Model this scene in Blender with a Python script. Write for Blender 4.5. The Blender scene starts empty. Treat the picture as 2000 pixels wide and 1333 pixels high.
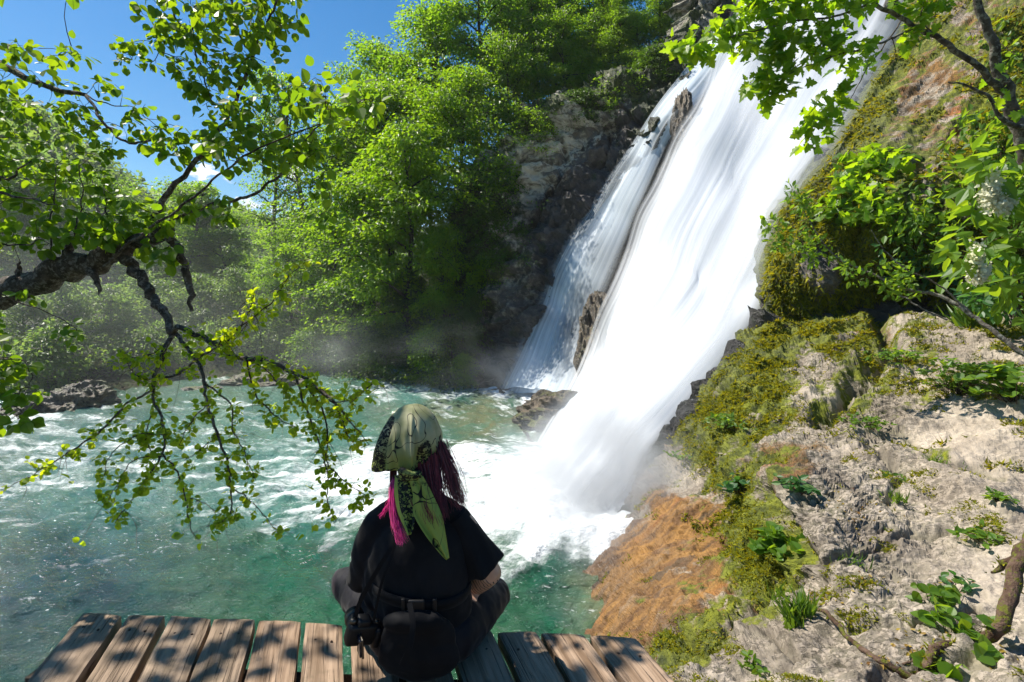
import bpy, math, random
import numpy as np
from mathutils import Vector

SC = bpy.context.scene
COL = SC.collection
HOR, FOC, CAMZ = 580.0, 1000.0, 2.7          # horizon row and focal length of the photograph (2000 px wide), eye height over the water
TH = math.atan((666.5 - HOR) / FOC)
rng = np.random.default_rng(7)
random.seed(7)

# ------------------------------------------------------------------ camera
cam = bpy.data.cameras.new("camera")
cam.sensor_width = 36.0
cam.lens = FOC * 36.0 / 2000.0
cam.clip_start, cam.clip_end = 0.05, 3000.0
camo = bpy.data.objects.new("camera", cam)
COL.objects.link(camo)
camo.location = (0, 0, CAMZ)
camo.rotation_euler = (math.pi / 2 - TH, 0, 0)
SC.camera = camo

def W(px, py, d):
    """World points seen at a photo pixel at a distance d ahead (arrays allowed)."""
    px, py, d = np.asarray(px, float), np.asarray(py, float), np.asarray(d, float)
    u, v = (px - 1000.0) / FOC, (666.5 - py) / FOC
    fy = math.cos(TH) + v * math.sin(TH)
    fz = -math.sin(TH) + v * math.cos(TH)
    s = d / fy
    return np.stack([u * s, d + 0 * s, CAMZ + fz * s], -1)

def PX(P):
    """World -> photo pixel."""
    P = np.asarray(P, float)
    x, y, z = P[..., 0], P[..., 1], P[..., 2] - CAMZ
    f = y * math.cos(TH) - z * math.sin(TH)
    u = y * math.sin(TH) + z * math.cos(TH)
    f = np.maximum(f, 1e-3)
    return 1000 + x / f * FOC, 666.5 - u / f * FOC

def onplane(px, py, z):
    """Point of the ray through a pixel on the level z."""
    a = W(px, py, 1.0)
    t = (z - CAMZ) / (a[..., 2] - CAMZ)
    return np.stack([a[..., 0] * t, t, 0 * t + z], -1)

# ------------------------------------------------------------------ noise
_perm = np.random.default_rng(11).permutation(256)
_perm = np.concatenate([_perm, _perm, _perm])
_g = np.random.default_rng(12).normal(size=(256, 3))
_g /= np.linalg.norm(_g, axis=1)[:, None]

def pn(P):
    P = np.asarray(P, float)
    i = np.floor(P).astype(int)
    f = P - i
    i &= 255
    w = f * f * f * (f * (f * 6 - 15) + 10)
    out = 0
    for dx in (0, 1):
        wx = w[..., 0] if dx else 1 - w[..., 0]
        for dy in (0, 1):
            wy = w[..., 1] if dy else 1 - w[..., 1]
            for dz in (0, 1):
                wz = w[..., 2] if dz else 1 - w[..., 2]
                h = _perm[_perm[_perm[i[..., 0] + dx] + i[..., 1] + dy] + i[..., 2] + dz]
                g = _g[h]
                out = out + wx * wy * wz * (g[..., 0] * (f[..., 0] - dx) + g[..., 1] * (f[..., 1] - dy) + g[..., 2] * (f[..., 2] - dz))
    return out * 1.6

def fbm(P, o=4, lac=2.03, gain=0.5):
    a, s = 1.0, 0
    P = np.asarray(P, float)
    for k in range(o):
        s = s + a * pn(P + 17.3 * k)
        P = P * lac
        a *= gain
    return s

def ridge(P, o=4):
    a, s = 1.0, 0
    P = np.asarray(P, float)
    for k in range(o):
        s = s + a * (1 - 2 * np.abs(pn(P + 9.1 * k)))
        P = P * 2.07
        a *= 0.5
    return s

def sst(a, b, x):
    t = np.clip((x - a) / (b - a), 0, 1)
    return t * t * (3 - 2 * t)

def tps(ctrl, lam=0.0):
    """Thin plate spline through (px, py, value) points; returns f(px, py)."""
    c = np.array(ctrl, float)
    xy = c[:, :2] / 500.0
    n = len(c)
    r2 = ((xy[:, None] - xy[None]) ** 2).sum(-1)
    K = 0.5 * r2 * np.log(r2 + 1e-12) + lam * np.eye(n)
    Pm = np.concatenate([np.ones((n, 1)), xy], 1)
    A = np.zeros((n + 3, n + 3))
    A[:n, :n] = K; A[:n, n:] = Pm; A[n:, :n] = Pm.T
    b = np.zeros(n + 3); b[:n] = c[:, 2]
    w = np.linalg.solve(A, b)
    def f(px, py):
        px, py = np.broadcast_arrays(np.asarray(px, float), np.asarray(py, float))
        q = np.stack([px, py], -1).reshape(-1, 2) / 500.0
        o = np.empty(len(q))
        for s in range(0, len(q), 20000):
            qq = q[s:s + 20000]
            r2 = ((qq[:, None] - xy[None]) ** 2).sum(-1)
            o[s:s + 20000] = (0.5 * r2 * np.log(r2 + 1e-12)) @ w[:n] + w[n] + qq @ w[n + 1:]
        return o.reshape(px.shape)
    return f

def shep(ctrl, p=3.0):
    """Smooth blend of values given at pixels."""
    c = np.array(ctrl, float)
    def f(px, py):
        px, py = np.broadcast_arrays(np.asarray(px, float), np.asarray(py, float))
        q = np.stack([px, py], -1).reshape(-1, 2)
        o = np.empty(len(q))
        for s in range(0, len(q), 20000):
            d = np.sqrt(((q[s:s + 20000, None] - c[None, :, :2]) ** 2).sum(-1)) + 8
            w = d ** -p
            o[s:s + 20000] = (w * c[:, 2]).sum(1) / w.sum(1)
        return o.reshape(px.shape)
    return f

def polydist(px, py, line):
    """Distance in px to a polyline."""
    best = np.full(np.shape(px), 1e9)
    for (x0, y0), (x1, y1) in zip(line[:-1], line[1:]):
        dx, dy = x1 - x0, y1 - y0
        t = np.clip(((px - x0) * dx + (py - y0) * dy) / (dx * dx + dy * dy), 0, 1)
        best = np.minimum(best, np.hypot(px - x0 - t * dx, py - y0 - t * dy))
    return best

def inpoly(px, py, poly):
    ins = np.zeros(np.shape(px), bool)
    n = len(poly)
    for i in range(n):
        x0, y0 = poly[i]; x1, y1 = poly[(i + 1) % n]
        c = ((y0 > py) != (y1 > py)) & (px < (x1 - x0) * (py - y0) / (y1 - y0 + 1e-9) + x0)
        ins ^= c
    return ins

# ------------------------------------------------------------------ meshes
class MB:
    """Collects vertices and faces for ONE mesh."""
    def __init__(s):
        s.v, s.f, s.m, s.n, s.sm = [], [], [], 0, []
    def add(s, v, groups, mat=0, smooth=False):
        v = np.asarray(v, float).reshape(-1, 3)
        for g in groups:
            g = np.asarray(g, int)
            s.f.append(g + s.n); s.m.append(mat); s.sm.append(smooth)
        s.v.append(v); s.n += len(v)
    def mesh(s, name, mats):
        me = bpy.data.meshes.new(name)
        V = np.concatenate(s.v).astype(np.float32)
        me.vertices.add(len(V)); me.vertices.foreach_set("co", V.ravel())
        loops = np.concatenate([g.ravel() for g in s.f]).astype(np.int32)
        cnt = np.concatenate([np.full(len(g), g.shape[1]) for g in s.f]).astype(np.int32)
        st = np.concatenate([[0], np.cumsum(cnt)[:-1]]).astype(np.int32)
        me.loops.add(len(loops)); me.loops.foreach_set("vertex_index", loops)
        me.polygons.add(len(cnt)); me.polygons.foreach_set("loop_start", st)
        mi = np.concatenate([np.full(len(g), k) for g, k in zip(s.f, s.m)]).astype(np.int32)
        me.polygons.foreach_set("material_index", mi)
        sm = np.concatenate([np.full(len(g), k) for g, k in zip(s.f, s.sm)]).astype(bool)
        me.polygons.foreach_set("use_smooth", sm)
        for m in (mats if isinstance(mats, (list, tuple)) else [mats]):
            me.materials.append(m)
        me.update(calc_edges=True)
        return me
    def build(s, name, mats, parent=None):
        return link(name, s.mesh(name, mats), parent)

def link(name, me, parent=None):
    o = bpy.data.objects.new(name, me)
    COL.objects.link(o)
    if parent: o.parent = parent
    return o

def empty(name, loc=(0, 0, 0), rz=0.0):
    o = bpy.data.objects.new(name, None)
    o.empty_display_size = 0.2
    COL.objects.link(o)
    o.location = [float(a) for a in loc]; o.rotation_euler = (0, 0, rz)
    return o

def tag(o, label=None, cat=None, group=None, kind=None):
    if label: o["label"] = label
    if cat: o["category"] = cat
    if group: o["group"] = group
    if kind: o["kind"] = kind
    return o

def grid_faces(nr, nc, keep=None):
    i = np.arange(nr * nc).reshape(nr, nc)
    q = np.stack([i[:-1, :-1], i[:-1, 1:], i[1:, 1:], i[1:, :-1]], -1).reshape(-1, 4)
    return q if keep is None else q[keep.reshape(-1)]

def attr(me, name, val):
    a = me.attributes.new(name, 'FLOAT', 'POINT')
    a.data.foreach_set("value", np.asarray(val, np.float32).ravel())

def grid_normals(P):
    du = np.gradient(P, axis=1); dv = np.gradient(P, axis=0)
    n = np.cross(dv, du)
    n /= np.linalg.norm(n, axis=-1, keepdims=True) + 1e-9
    return n

def crom(pts, n):
    """Catmull-Rom resampling of rows (any width) to n rows."""
    p = np.asarray(pts, float)
    if len(p) < 3:
        t = np.linspace(0, 1, n)[:, None]
        return p[0] * (1 - t) + p[-1] * t
    seg = np.linalg.norm(np.diff(p[:, :3], axis=0), axis=1)
    s = np.concatenate([[0], np.cumsum(seg)])
    q = np.concatenate([[2 * p[0] - p[1]], p, [2 * p[-1] - p[-2]]])
    x = np.linspace(0, s[-1], n)
    k = np.clip(np.searchsorted(s, x, side='right') - 1, 0, len(p) - 2)
    t = ((x - s[k]) / (seg[k] + 1e-9))[:, None]
    a, b, c, d = q[k], q[k + 1], q[k + 2], q[k + 3]
    return 0.5 * (2 * b + (c - a) * t + (2 * a - 5 * b + 4 * c - d) * t ** 2 + (3 * b - a - 3 * c + d) * t ** 3)

def tube(mb, pts, rad, sides=6, mat=0, rough=0.0, cap=True, flat=1.0):
    pts = np.asarray(pts, float); n = len(pts)
    rad = np.broadcast_to(np.asarray(rad, float), (n,))
    T = np.gradient(pts, axis=0); T /= np.linalg.norm(T, axis=1)[:, None] + 1e-9
    ref = np.array([0, 0, 1.0]) if abs(T[0, 2]) < 0.9 else np.array([1.0, 0, 0])
    A = np.cross(T, ref); A /= np.linalg.norm(A, axis=1)[:, None] + 1e-9
    for k in range(1, n):                        # keep the frame from flipping
        a = A[k - 1] - T[k] * (A[k - 1] @ T[k]); l = np.linalg.norm(a)
        if l > 1e-6: A[k] = a / l
    B = np.cross(T, A)
    th = np.linspace(0, 2 * np.pi, sides, endpoint=False)
    ring = A[:, None] * np.cos(th)[None, :, None] + B[:, None] * np.sin(th)[None, :, None] * flat
    R = rad[:, None, None]
    if rough:
        q = pts[:, None] + ring * R
        R = R * (1 + rough * fbm(q / (rad.max() * 1.4), 3))[..., None]
    V = pts[:, None] + ring * R
    i = np.arange(n * sides).reshape(n, sides)
    j = np.roll(i, -1, 1)
    F = np.stack([i[:-1], j[:-1], j[1:], i[1:]], -1).reshape(-1, 4)
    V = V.reshape(-1, 3); G = [F]
    if cap:
        V = np.concatenate([V, pts[:1], pts[-1:]])
        a, b = n * sides, n * sides + 1
        G.append(np.concatenate([np.stack([np.full(sides, a), j[0], i[0]], -1), np.stack([np.full(sides, b), i[-1], j[-1]], -1)]))
    mb.add(V, G, mat, True)

def nrm(v):
    v = np.asarray(v, float)
    return v / (np.linalg.norm(v, axis=-1, keepdims=True) + 1e-9)

def leaves(mb, shape, pos, axis, up, size, mat=0):
    """Replicates a flat leaf template (x along the leaf, z up) at pos."""
    tv, tf = shape
    pos = np.asarray(pos, float); n = len(pos)
    if n == 0: return
    X = nrm(axis); Y = nrm(np.cross(np.broadcast_to(up, X.shape), X)); Z = np.cross(X, Y)
    S = np.broadcast_to(np.asarray(size, float), (n,))[:, None, None]
    V = pos[:, None] + S * (tv[None, :, 0:1] * X[:, None] + tv[None, :, 1:2] * Y[:, None] + tv[None, :, 2:3] * Z[:, None])
    k = len(tv)
    G = [(np.asarray(f)[None] + (np.arange(n) * k)[:, None, None]).reshape(-1, np.asarray(f).shape[-1]) for f in tf]
    mb.add(V.reshape(-1, 3), G, mat)

def half_leaf(L, fold=0.18, droop=0.12):
    """Two halves of a leaf along its midrib, from the outline of one half."""
    L = np.array(L, float)
    mid = np.array([[0, 0, 0], [1, 0, -droop]])
    a = np.c_[L, fold * L[:, 1] - droop * L[:, 0] ** 2]
    b = a * [1, -1, 1]
    v = np.concatenate([mid, a, b]); n = len(L)
    fa = [0] + [1] + list(range(1 + n, 1, -1))
    fb = [0] + list(range(2 + n, 2 + 2 * n)) + [1]
    return v, [np.array([fa]), np.array([fb])]
LEAF_ROUND = half_leaf([(.02, .16), (.16, .36), (.38, .46), (.62, .42), (.82, .24)])
LEAF_OVAL = half_leaf([(.12, .13), (.38, .25), (.68, .2)])
LEAF_LANCE = half_leaf([(.2, .09), (.5, .13), (.8, .07)])
LEAF_MAPLE = half_leaf([(-.05, .2), (-.12, .42), (.1, .38), (.16, .62), (.36, .5), (.4, .3), (.6, .42), (.66, .24), (.8, .2)], .12, .1)
LEAF_DIA = (np.array([[0, 0, 0], [.45, .3, .05], [1, 0, -.12], [.45, -.3, .05]]), [np.array([[0, 1, 2, 3]])])
BLADE = (np.array([[0, .06, 0], [0, -.06, 0], [.55, .035, .12], [.55, -.035, .12], [1, 0, -.02]]), [np.array([[0, 1, 3, 2]]), np.array([[2, 3, 4]])])
TUFT = (np.array([[0, .2, 0], [0, -.2, 0], [1, .02, .1]]), [np.array([[0, 1, 2]])])

def rdir(n):
    return nrm(rng.normal(size=(n, 3)))

# ------------------------------------------------------------------ materials
class Mat:
    def __init__(s, name):
        s.m = bpy.data.materials.new(name); s.m.use_nodes = True
        s.t = s.m.node_tree; s.t.nodes.clear()
        s.out = s.t.nodes.new("ShaderNodeOutputMaterial")
    def n(s, typ, ins=None, **props):
        nd = s.t.nodes.new("ShaderNode" + typ)
        for k, v in props.items(): setattr(nd, k, v)
        for k, v in (ins or {}).items():
            sk = nd.inputs[k]
            if isinstance(v, bpy.types.NodeSocket): s.t.links.new(v, sk)
            elif isinstance(v, bpy.types.Node): s.t.links.new(v.outputs[0], sk)
            else: sk.default_value = v
        return nd
    def c(s, a): return (a[0], a[1], a[2], 1.0)
    def mix(s, f, a, b):
        nd = s.t.nodes.new("ShaderNodeMix"); nd.data_type = 'RGBA'
        for k, v in ((0, f), (6, a), (7, b)):
            sk = nd.inputs[k]
            if isinstance(v, bpy.types.NodeSocket): s.t.links.new(v, sk)
            elif isinstance(v, bpy.types.Node): s.t.links.new(v.outputs[0], sk)
            else: sk.default_value = s.c(v) if k else v
        return nd.outputs[2]
    def math(s, op, a, b=0.0, c=0.0):
        return s.n("Math", {0: a, 1: b, 2: c}, operation=op).outputs[0]
    def ramp(s, f, a, b, lo=0.0, hi=1.0):
        return s.n("MapRange", {0: f, 1: a, 2: b, 3: lo, 4: hi}, interpolation_type='SMOOTHSTEP').outputs[0]
    def noise(s, vec, scale, detail=4, rough=0.55, dist=0.0):
        return s.n("TexNoise", {"Vector": vec, "Scale": scale, "Detail": detail, "Roughness": rough, "Distortion": dist}).outputs[0]
    def vmap(s, vec, scale=(1, 1, 1), rot=(0, 0, 0)):
        return s.n("Mapping", {"Vector": vec, "Scale": scale, "Rotation": rot}).outputs[0]
    def pos(s): return s.n("NewGeometry").outputs["Position"]
    def objc(s): return s.n("TexCoord").outputs["Object"]
    def at(s, name): return s.n("Attribute", attribute_name=name).outputs["Fac"]
    def isl(s): return s.n("NewGeometry").outputs["Random Per Island"]
    def surf(s, sh):
        s.t.links.new(sh.outputs[0] if isinstance(sh, bpy.types.Node) else sh, s.out.inputs[0]); return s.m
    def vol(s, sh): s.t.links.new(sh.outputs[0], s.out.inputs[1]); return s.m
    def princ(s, col, rough=0.6, spec=0.4, normal=None, **kw):
        d = {"Base Color": col if isinstance(col, (bpy.types.NodeSocket, bpy.types.Node)) else s.c(col), "Roughness": rough, "Specular IOR Level": spec}
        if normal is not None: d["Normal"] = normal
        d.update(kw)
        return s.n("BsdfPrincipled", d)
    def bump(s, h, strength=0.5, dist=0.02):
        return s.n("Bump", {"Height": h, "Strength": strength, "Distance": dist}).outputs[0]

def leaf_mat(name, ca, cb, cc, trans=0.45, tcol=(0.2, 0.32, 0.03), rough=0.45):
    """Leaf: diffuse of varied green, light through the blade, weak gloss."""
    m = Mat(name); r = m.isl()
    col = m.mix(m.ramp(r, 0.0, 0.7), ca, cb)
    col = m.mix(m.ramp(r, 0.8, 1.0), col, cc)
    tc = m.mix(m.ramp(r, 0.0, 1.0), tcol, (tcol[0] * 1.5, tcol[1] * 1.2, tcol[2]))
    d = m.princ(col, rough, 0.35)
    t = m.n("BsdfTranslucent", {"Color": tc})
    return m.surf(m.n("MixShader", {0: trans, 1: d, 2: t}))

def bark_mat(name, a, b, lich=None, scale=14.0):
    m = Mat(name); p = m.objc()
    n1 = m.noise(p, scale, 5, 0.65)
    n2 = m.noise(p, scale * 4.5, 4, 0.6)
    col = m.mix(m.ramp(n1, 0.35, 0.65), a, b)
    if lich: col = m.mix(m.ramp(m.noise(p, scale * 1.7, 4, 0.7), 0.5, 0.6), col, lich)
    return m.surf(m.princ(col, 0.9, 0.2, m.bump(m.math('ADD', n1, n2), 0.9, 0.012)))
# ------------------------------------------------------------------ light, sky
SUN_AZ, SUN_EL = math.radians(-62), math.radians(52)      # azimuth from straight ahead, minus = towards the left
SDIR = np.array([math.sin(SUN_AZ) * math.cos(SUN_EL), math.cos(SUN_AZ) * math.cos(SUN_EL), math.sin(SUN_EL)])
sl = bpy.data.lights.new("sun", 'SUN')
sl.energy, sl.angle, sl.color = 5.0, math.radians(0.55), (1.0, 0.94, 0.84)
so = bpy.data.objects.new("sun", sl); COL.objects.link(so)
so.rotation_euler = Vector((-SDIR).tolist()).to_track_quat('-Z', 'Y').to_euler()
so.location = (-20, 10, 30)

wd = bpy.data.worlds.new("World"); SC.world = wd; wd.use_nodes = True
nt = wd.node_tree; nt.nodes.clear()
sky = nt.nodes.new("ShaderNodeTexSky"); sky.sky_type = 'NISHITA'; sky.sun_disc = False
sky.sun_elevation = SUN_EL; sky.sun_rotation = SUN_AZ
sky.air_density, sky.dust_density, sky.ozone_density, sky.altitude = 1.3, 0.35, 3.0, 700
bg = nt.nodes.new("ShaderNodeBackground"); bg.inputs[1].default_value = 0.08
wo = nt.nodes.new("ShaderNodeOutputWorld")
nt.links.new(bg.outputs[0], wo.inputs[0])
# a few small clouds low in the west: noise over the sky's own direction
tc = nt.nodes.new("ShaderNodeTexCoord")
mp = nt.nodes.new("ShaderNodeMapping"); mp.inputs["Scale"].default_value = (7.0, 7.0, 13.0)
nz = nt.nodes.new("ShaderNodeTexNoise"); nz.inputs["Scale"].default_value = 2.4; nz.inputs["Detail"].default_value = 7
nz.inputs["Roughness"].default_value = 0.62
sx = nt.nodes.new("ShaderNodeSeparateXYZ")
nt.links.new(tc.outputs["Generated"], mp.inputs[0]); nt.links.new(mp.outputs[0], nz.inputs["Vector"])
nt.links.new(tc.outputs["Generated"], sx.inputs[0])
def mr(v, a, b):
    k = nt.nodes.new("ShaderNodeMapRange"); k.interpolation_type = 'SMOOTHSTEP'
    nt.links.new(v, k.inputs[0]); k.inputs[1].default_value = a; k.inputs[2].default_value = b
    return k.outputs[0]
def mu(a, b):
    k = nt.nodes.new("ShaderNodeMath"); k.operation = 'MULTIPLY'; nt.links.new(a, k.inputs[0]); nt.links.new(b, k.inputs[1]); return k.outputs[0]
band = mu(mr(sx.outputs[2], 0.12, 0.17), mr(sx.outputs[2], 0.27, 0.2))
cm = mu(mr(nz.outputs[0], 0.535, 0.66), band)
mx = nt.nodes.new("ShaderNodeMix"); mx.data_type = 'RGBA'
nt.links.new(cm, mx.inputs[0]); hs = nt.nodes.new("ShaderNodeHueSaturation"); hs.inputs["Saturation"].default_value = 1.45; hs.inputs["Value"].default_value = 0.82
nt.links.new(sky.outputs[0], hs.inputs["Color"]); nt.links.new(hs.outputs[0], mx.inputs[6]); mx.inputs[7].default_value = (9, 9, 9.4, 1)
nt.links.new(mx.outputs[2], bg.inputs[0])

SC.view_settings.view_transform = 'Standard'; SC.view_settings.look = 'None'
SC.view_settings.exposure = 0.86; SC.view_settings.gamma = 1.0
cy = SC.cycles
cy.use_denoising = True
cy.max_bounces = 8; cy.diffuse_bounces = 3; cy.glossy_bounces = 3; cy.transmission_bounces = 6
cy.transparent_max_bounces = 24; cy.volume_bounces = 1
cy.sample_clamp_indirect = 6.0
cy.caustics_reflective = False; cy.caustics_refractive = False

# ------------------------------------------------------------------ materials of the ground
def tufa_mat():
    """Pale pitted tufa with dark dirt in the pits, ochre algae and moss where the masks say."""
    m = Mat("pitted_tufa"); p = m.pos()
    big = m.noise(p, 1.6, 5, 0.6); fine = m.noise(p, 26, 6, 0.7)
    st = m.noise(m.vmap(p, (7, 16, 22), (0.1, 0, 0.25)), 1.6, 6, 0.68, 0.6)
    st2 = m.noise(m.vmap(p, (16, 36, 52), (0.1, 0, 0.25)), 1.5, 4, 0.65, 0.5)
    base = m.mix(m.ramp(big, 0.35, 0.68), (0.31, 0.255, 0.195), (0.54, 0.455, 0.36))
    base = m.mix(m.ramp(fine, 0.35, 0.7), m.mix(0.4, base, (0.16, 0.135, 0.11)), base)
    sl = m.n("Attribute", attribute_name="slope").outputs["Vector"]
    k1 = m.noise(sl, 3.2, 5, 0.62, 0.35); k2 = m.noise(m.vmap(sl, (1, 1, 1), (0, 0, 0)), 9.0, 5, 0.65, 0.3)
    och = m.mix(m.ramp(k2, 0.34, 0.64), (0.13, 0.058, 0.014), (0.33, 0.165, 0.036))
    och = m.mix(m.math('MULTIPLY', m.ramp(k1, 0.56, 0.68), .6), och, (0.27, 0.19, 0.12))
    och = m.mix(m.math('MULTIPLY', m.ramp(k1, 0.44, 0.36), .85), och, (0.085, 0.05, 0.022))
    och = m.mix(m.math('MULTIPLY', m.ramp(m.noise(sl, 2.1, 4, .6, .2), 0.56, 0.66), m.at("ferric")), och, (0.42, 0.13, 0.035))
    base = m.mix(m.ramp(m.math('ADD', m.at("ochre"), m.math('MULTIPLY', m.math('SUBTRACT', m.noise(p, 2.6, 6, 0.7), 0.5), 1.5)), 0.45, 0.7), base, och)
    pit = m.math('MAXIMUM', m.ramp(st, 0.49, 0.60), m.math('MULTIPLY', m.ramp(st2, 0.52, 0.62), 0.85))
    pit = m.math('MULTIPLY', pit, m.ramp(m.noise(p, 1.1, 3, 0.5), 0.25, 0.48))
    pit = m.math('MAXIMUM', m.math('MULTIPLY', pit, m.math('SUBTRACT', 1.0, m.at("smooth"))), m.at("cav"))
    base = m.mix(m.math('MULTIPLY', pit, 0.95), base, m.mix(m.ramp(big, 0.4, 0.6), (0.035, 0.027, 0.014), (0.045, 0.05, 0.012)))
    mo = m.ramp(m.math('ADD', m.at("moss"), m.math('ADD', m.math('MULTIPLY', m.math('SUBTRACT', m.noise(p, 3.4, 7, 0.72), 0.5), 1.5), m.math('MULTIPLY', m.math('SUBTRACT', k1, 0.5), .9))), 0.46, 0.62)
    mcol = m.mix(m.ramp(m.noise(p, 9, 5, 0.7), 0.3, 0.7), (0.04, 0.055, 0.006), (0.23, 0.25, 0.012))
    base = m.mix(mo, base, mcol)
    wet = m.at("wet")
    base = m.mix(m.math('MULTIPLY', wet, 0.75), base, (0.03, 0.03, 0.032))
    h = m.math('ADD', m.math('MULTIPLY', fine, 0.5), m.math('MULTIPLY', m.math('MAXIMUM', pit, 0.0), -0.9))
    h = m.math('ADD', h, m.math('MULTIPLY', m.math('MULTIPLY', mo, m.noise(p, 60, 4, 0.7)), 1.2))
    return m.surf(m.princ(base, m.n("MapRange", {0: wet, 3: 0.88, 4: 0.28}).outputs[0], 0.35, m.bump(h, 0.6, 0.025)))
TUFA = tufa_mat()

def cliff_mat():
    m = Mat("wet_cliff"); p = m.pos()
    n1 = m.noise(p, 0.9, 6, 0.65); n2 = m.noise(p, 5, 6, 0.7)
    st = m.noise(m.vmap(p, (1.3, 1.3, 2.4), (0.1, 0.35, 0.2)), 1.3, 7, 0.72, 0.8)
    base = m.mix(m.ramp(n1, 0.36, 0.62), (0.10, 0.08, 0.07), (0.30, 0.25, 0.21))
    base = m.mix(m.ramp(n2, 0.4, 0.66), m.mix(0.6, base, (0.05, 0.04, 0.035)), base)
    pale = m.ramp(m.math('ADD', m.at("pale"), m.math('MULTIPLY', m.math('SUBTRACT', n2, 0.5), 1.4)), 0.45, 0.65)
    base = m.mix(pale, base, m.mix(m.ramp(st, 0.40, 0.56), (0.17, 0.14, 0.105), (0.66, 0.59, 0.47)))  # pale rock, brightened to stand in for sunlight on the face
    mo = m.ramp(m.math('ADD', m.at("moss"), m.math('MULTIPLY', m.math('SUBTRACT', m.noise(p, 2.2, 6, 0.7), 0.5), 1.6)), 0.45, 0.6)
    base = m.mix(mo, base, m.mix(m.ramp(n2, 0.35, 0.65), (0.03, 0.045, 0.01), (0.10, 0.12, 0.02)))
    base = m.mix(m.math('MULTIPLY', m.at("wet"), 0.92), base, (0.014, 0.016, 0.017))
    return m.surf(m.princ(base, m.n("MapRange", {0: m.at("wet"), 3: 0.85, 4: 0.3}).outputs[0], 0.4, m.bump(m.math('ADD', n2, m.math('MULTIPLY', st, 0.8)), 0.9, 0.12)))
CLIFF = cliff_mat()

# ------------------------------------------------------------------ cliff behind both falls
cl_ctrl = [(780, 730, 21.5), (930, 725, 16.2), (1000, 720, 15.4), (1000, 800, 14.4), (1000, 900, 13.6), (1060, 620, 15.6), (1110, 500, 16), (1180, 400, 16.3), (1260, 290, 16.6), (1340, 170, 17), (1420, 60, 17.4), (1350, -80, 19),
    (920, 500, 17.5), (880, 640, 18.5), (780, 500, 21), (1000, 330, 17.6), (1050, 250, 18), (1200, 200, 17.8), (1300, 120, 17.8), (1130, 620, 15.2), (1090, 740, 14.2), (1150, 680, 13.6), (1100, 400, 17.0),
    (1290, 300, 15.8), (1380, 160, 16.6), (1230, 430, 15.2),
    (1500, -60, 16.4), (1440, 100, 15.6), (1350, 260, 14.5), (1280, 420, 13.5), (1215, 620, 12.1), (1160, 780, 11.2), (1130, 860, 10.0), (1090, 940, 9.2), (1150, 1000, 7.6),
    (1800, -60, 14.4), (1765, 80, 13.2), (1655, 280, 11.7), (1540, 480, 10.4), (1510, 600, 9.6), (1410, 760, 8.3), (1300, 900, 7.2), (1235, 1030, 6.35), (1900, 300, 11.5), (1850, 600, 9.5), (1600, 800, 8.4), (1400, 1000, 7.0), (1200, 1150, 6.2), (1300, 1040, 6.9),
    (1530, 200, 13.9), (1450, 400, 12.6), (1390, 600, 11.0), (1290, 760, 9.7), (1220, 900, 8.3)]
cl_depth = tps(cl_ctrl, 0.002)

def slope_axes(P, d):
    """Coordinates drawn out along a fall line d, for streaks that run down it."""
    e2 = nrm(np.cross(d, [0, 0, 1.0])); e3 = np.cross(d, e2)
    return np.stack([P @ d * .16, P @ e2, P @ e3], -1)
def vattr(me, name, V):
    a = me.attributes.new(name, 'FLOAT_VECTOR', 'POINT'); a.data.foreach_set("vector", np.asarray(V, np.float32).ravel())

def relief(P, N, disp):
    return P + N * disp[..., None]

def face_cam(P, N):
    s = np.sign(((np.array([0, 0, CAMZ]) - P) * N).sum(-1))
    return N * s[..., None]

px, py = np.meshgrid(np.arange(760, 1960, 4.0), np.arange(-110, 1180, 4.0))
top = np.interp(px, [760, 900, 960, 1000, 1050, 1150, 1250, 1330, 1400, 1960], [640, 470, 350, 315, 250, 215, 170, 120, -400, -400])
d = cl_depth(px, py)
bk = np.clip((top - py) / 60, 0, 6)
d = d + bk * 1.2                                           # above its brow the cliff lies back
P = W(px, py, d)
N = face_cam(P, grid_normals(P))
fallmask = inpoly(px, py, [(1420, 60), (1300, 300), (1150, 450), (1000, 770), (1100, 900), (1180, 1100), (1300, 900), (1500, 640), (1800, -200), (1450, -200)])
big = ridge(P * [0.5, 0.5, 0.35], 4) * 0.28 + fbm(P * [1.1, 1.1, 3.0], 4) * 0.16
led = np.abs(pn(P * [0.25, 0.25, 1.3] + [0, 0, 3])) * 0.5
crag_ = .16 * ridge(P * [1.4, 1.4, 2.0] + 5, 4) - .25 * sst(.0, .10, .10 - np.abs(pn(P * [.7, .7, .5] + 11))) 
crag_ = crag_ * (1 - sst(1180, 1260, px) * sst(820, 900, py))
disp = np.where(fallmask, 0.25 * fbm(P * [.8, .8, .4], 3), big + led + crag_)
P = relief(P, N, disp)
keep = ((py > top - 14) & (px > 880))[:-1, :-1]
mb = MB(); mb.add(P, [grid_faces(*px.shape, keep)], 0, False)
me = mb.mesh("cliff", [CLIFF])
wet = shep([(1000, 720, 1), (1100, 600, 1), (1180, 480, .9), (1260, 330, .9), (1380, 130, .7), (1180, 700, 1), (950, 700, .7), (940, 600, .35), (1000, 500, .35), (1030, 380, .1), (1100, 330, .0), (1150, 280, .1), (1200, 230, .25), (1150, 400, .5), (1080, 480, .6), (960, 450, .2), (1500, 300, 1), (1300, 800, 1), (1040, 420, .8), (1330, 60, .2), (1060, 430, .9)])(px, py)
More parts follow.
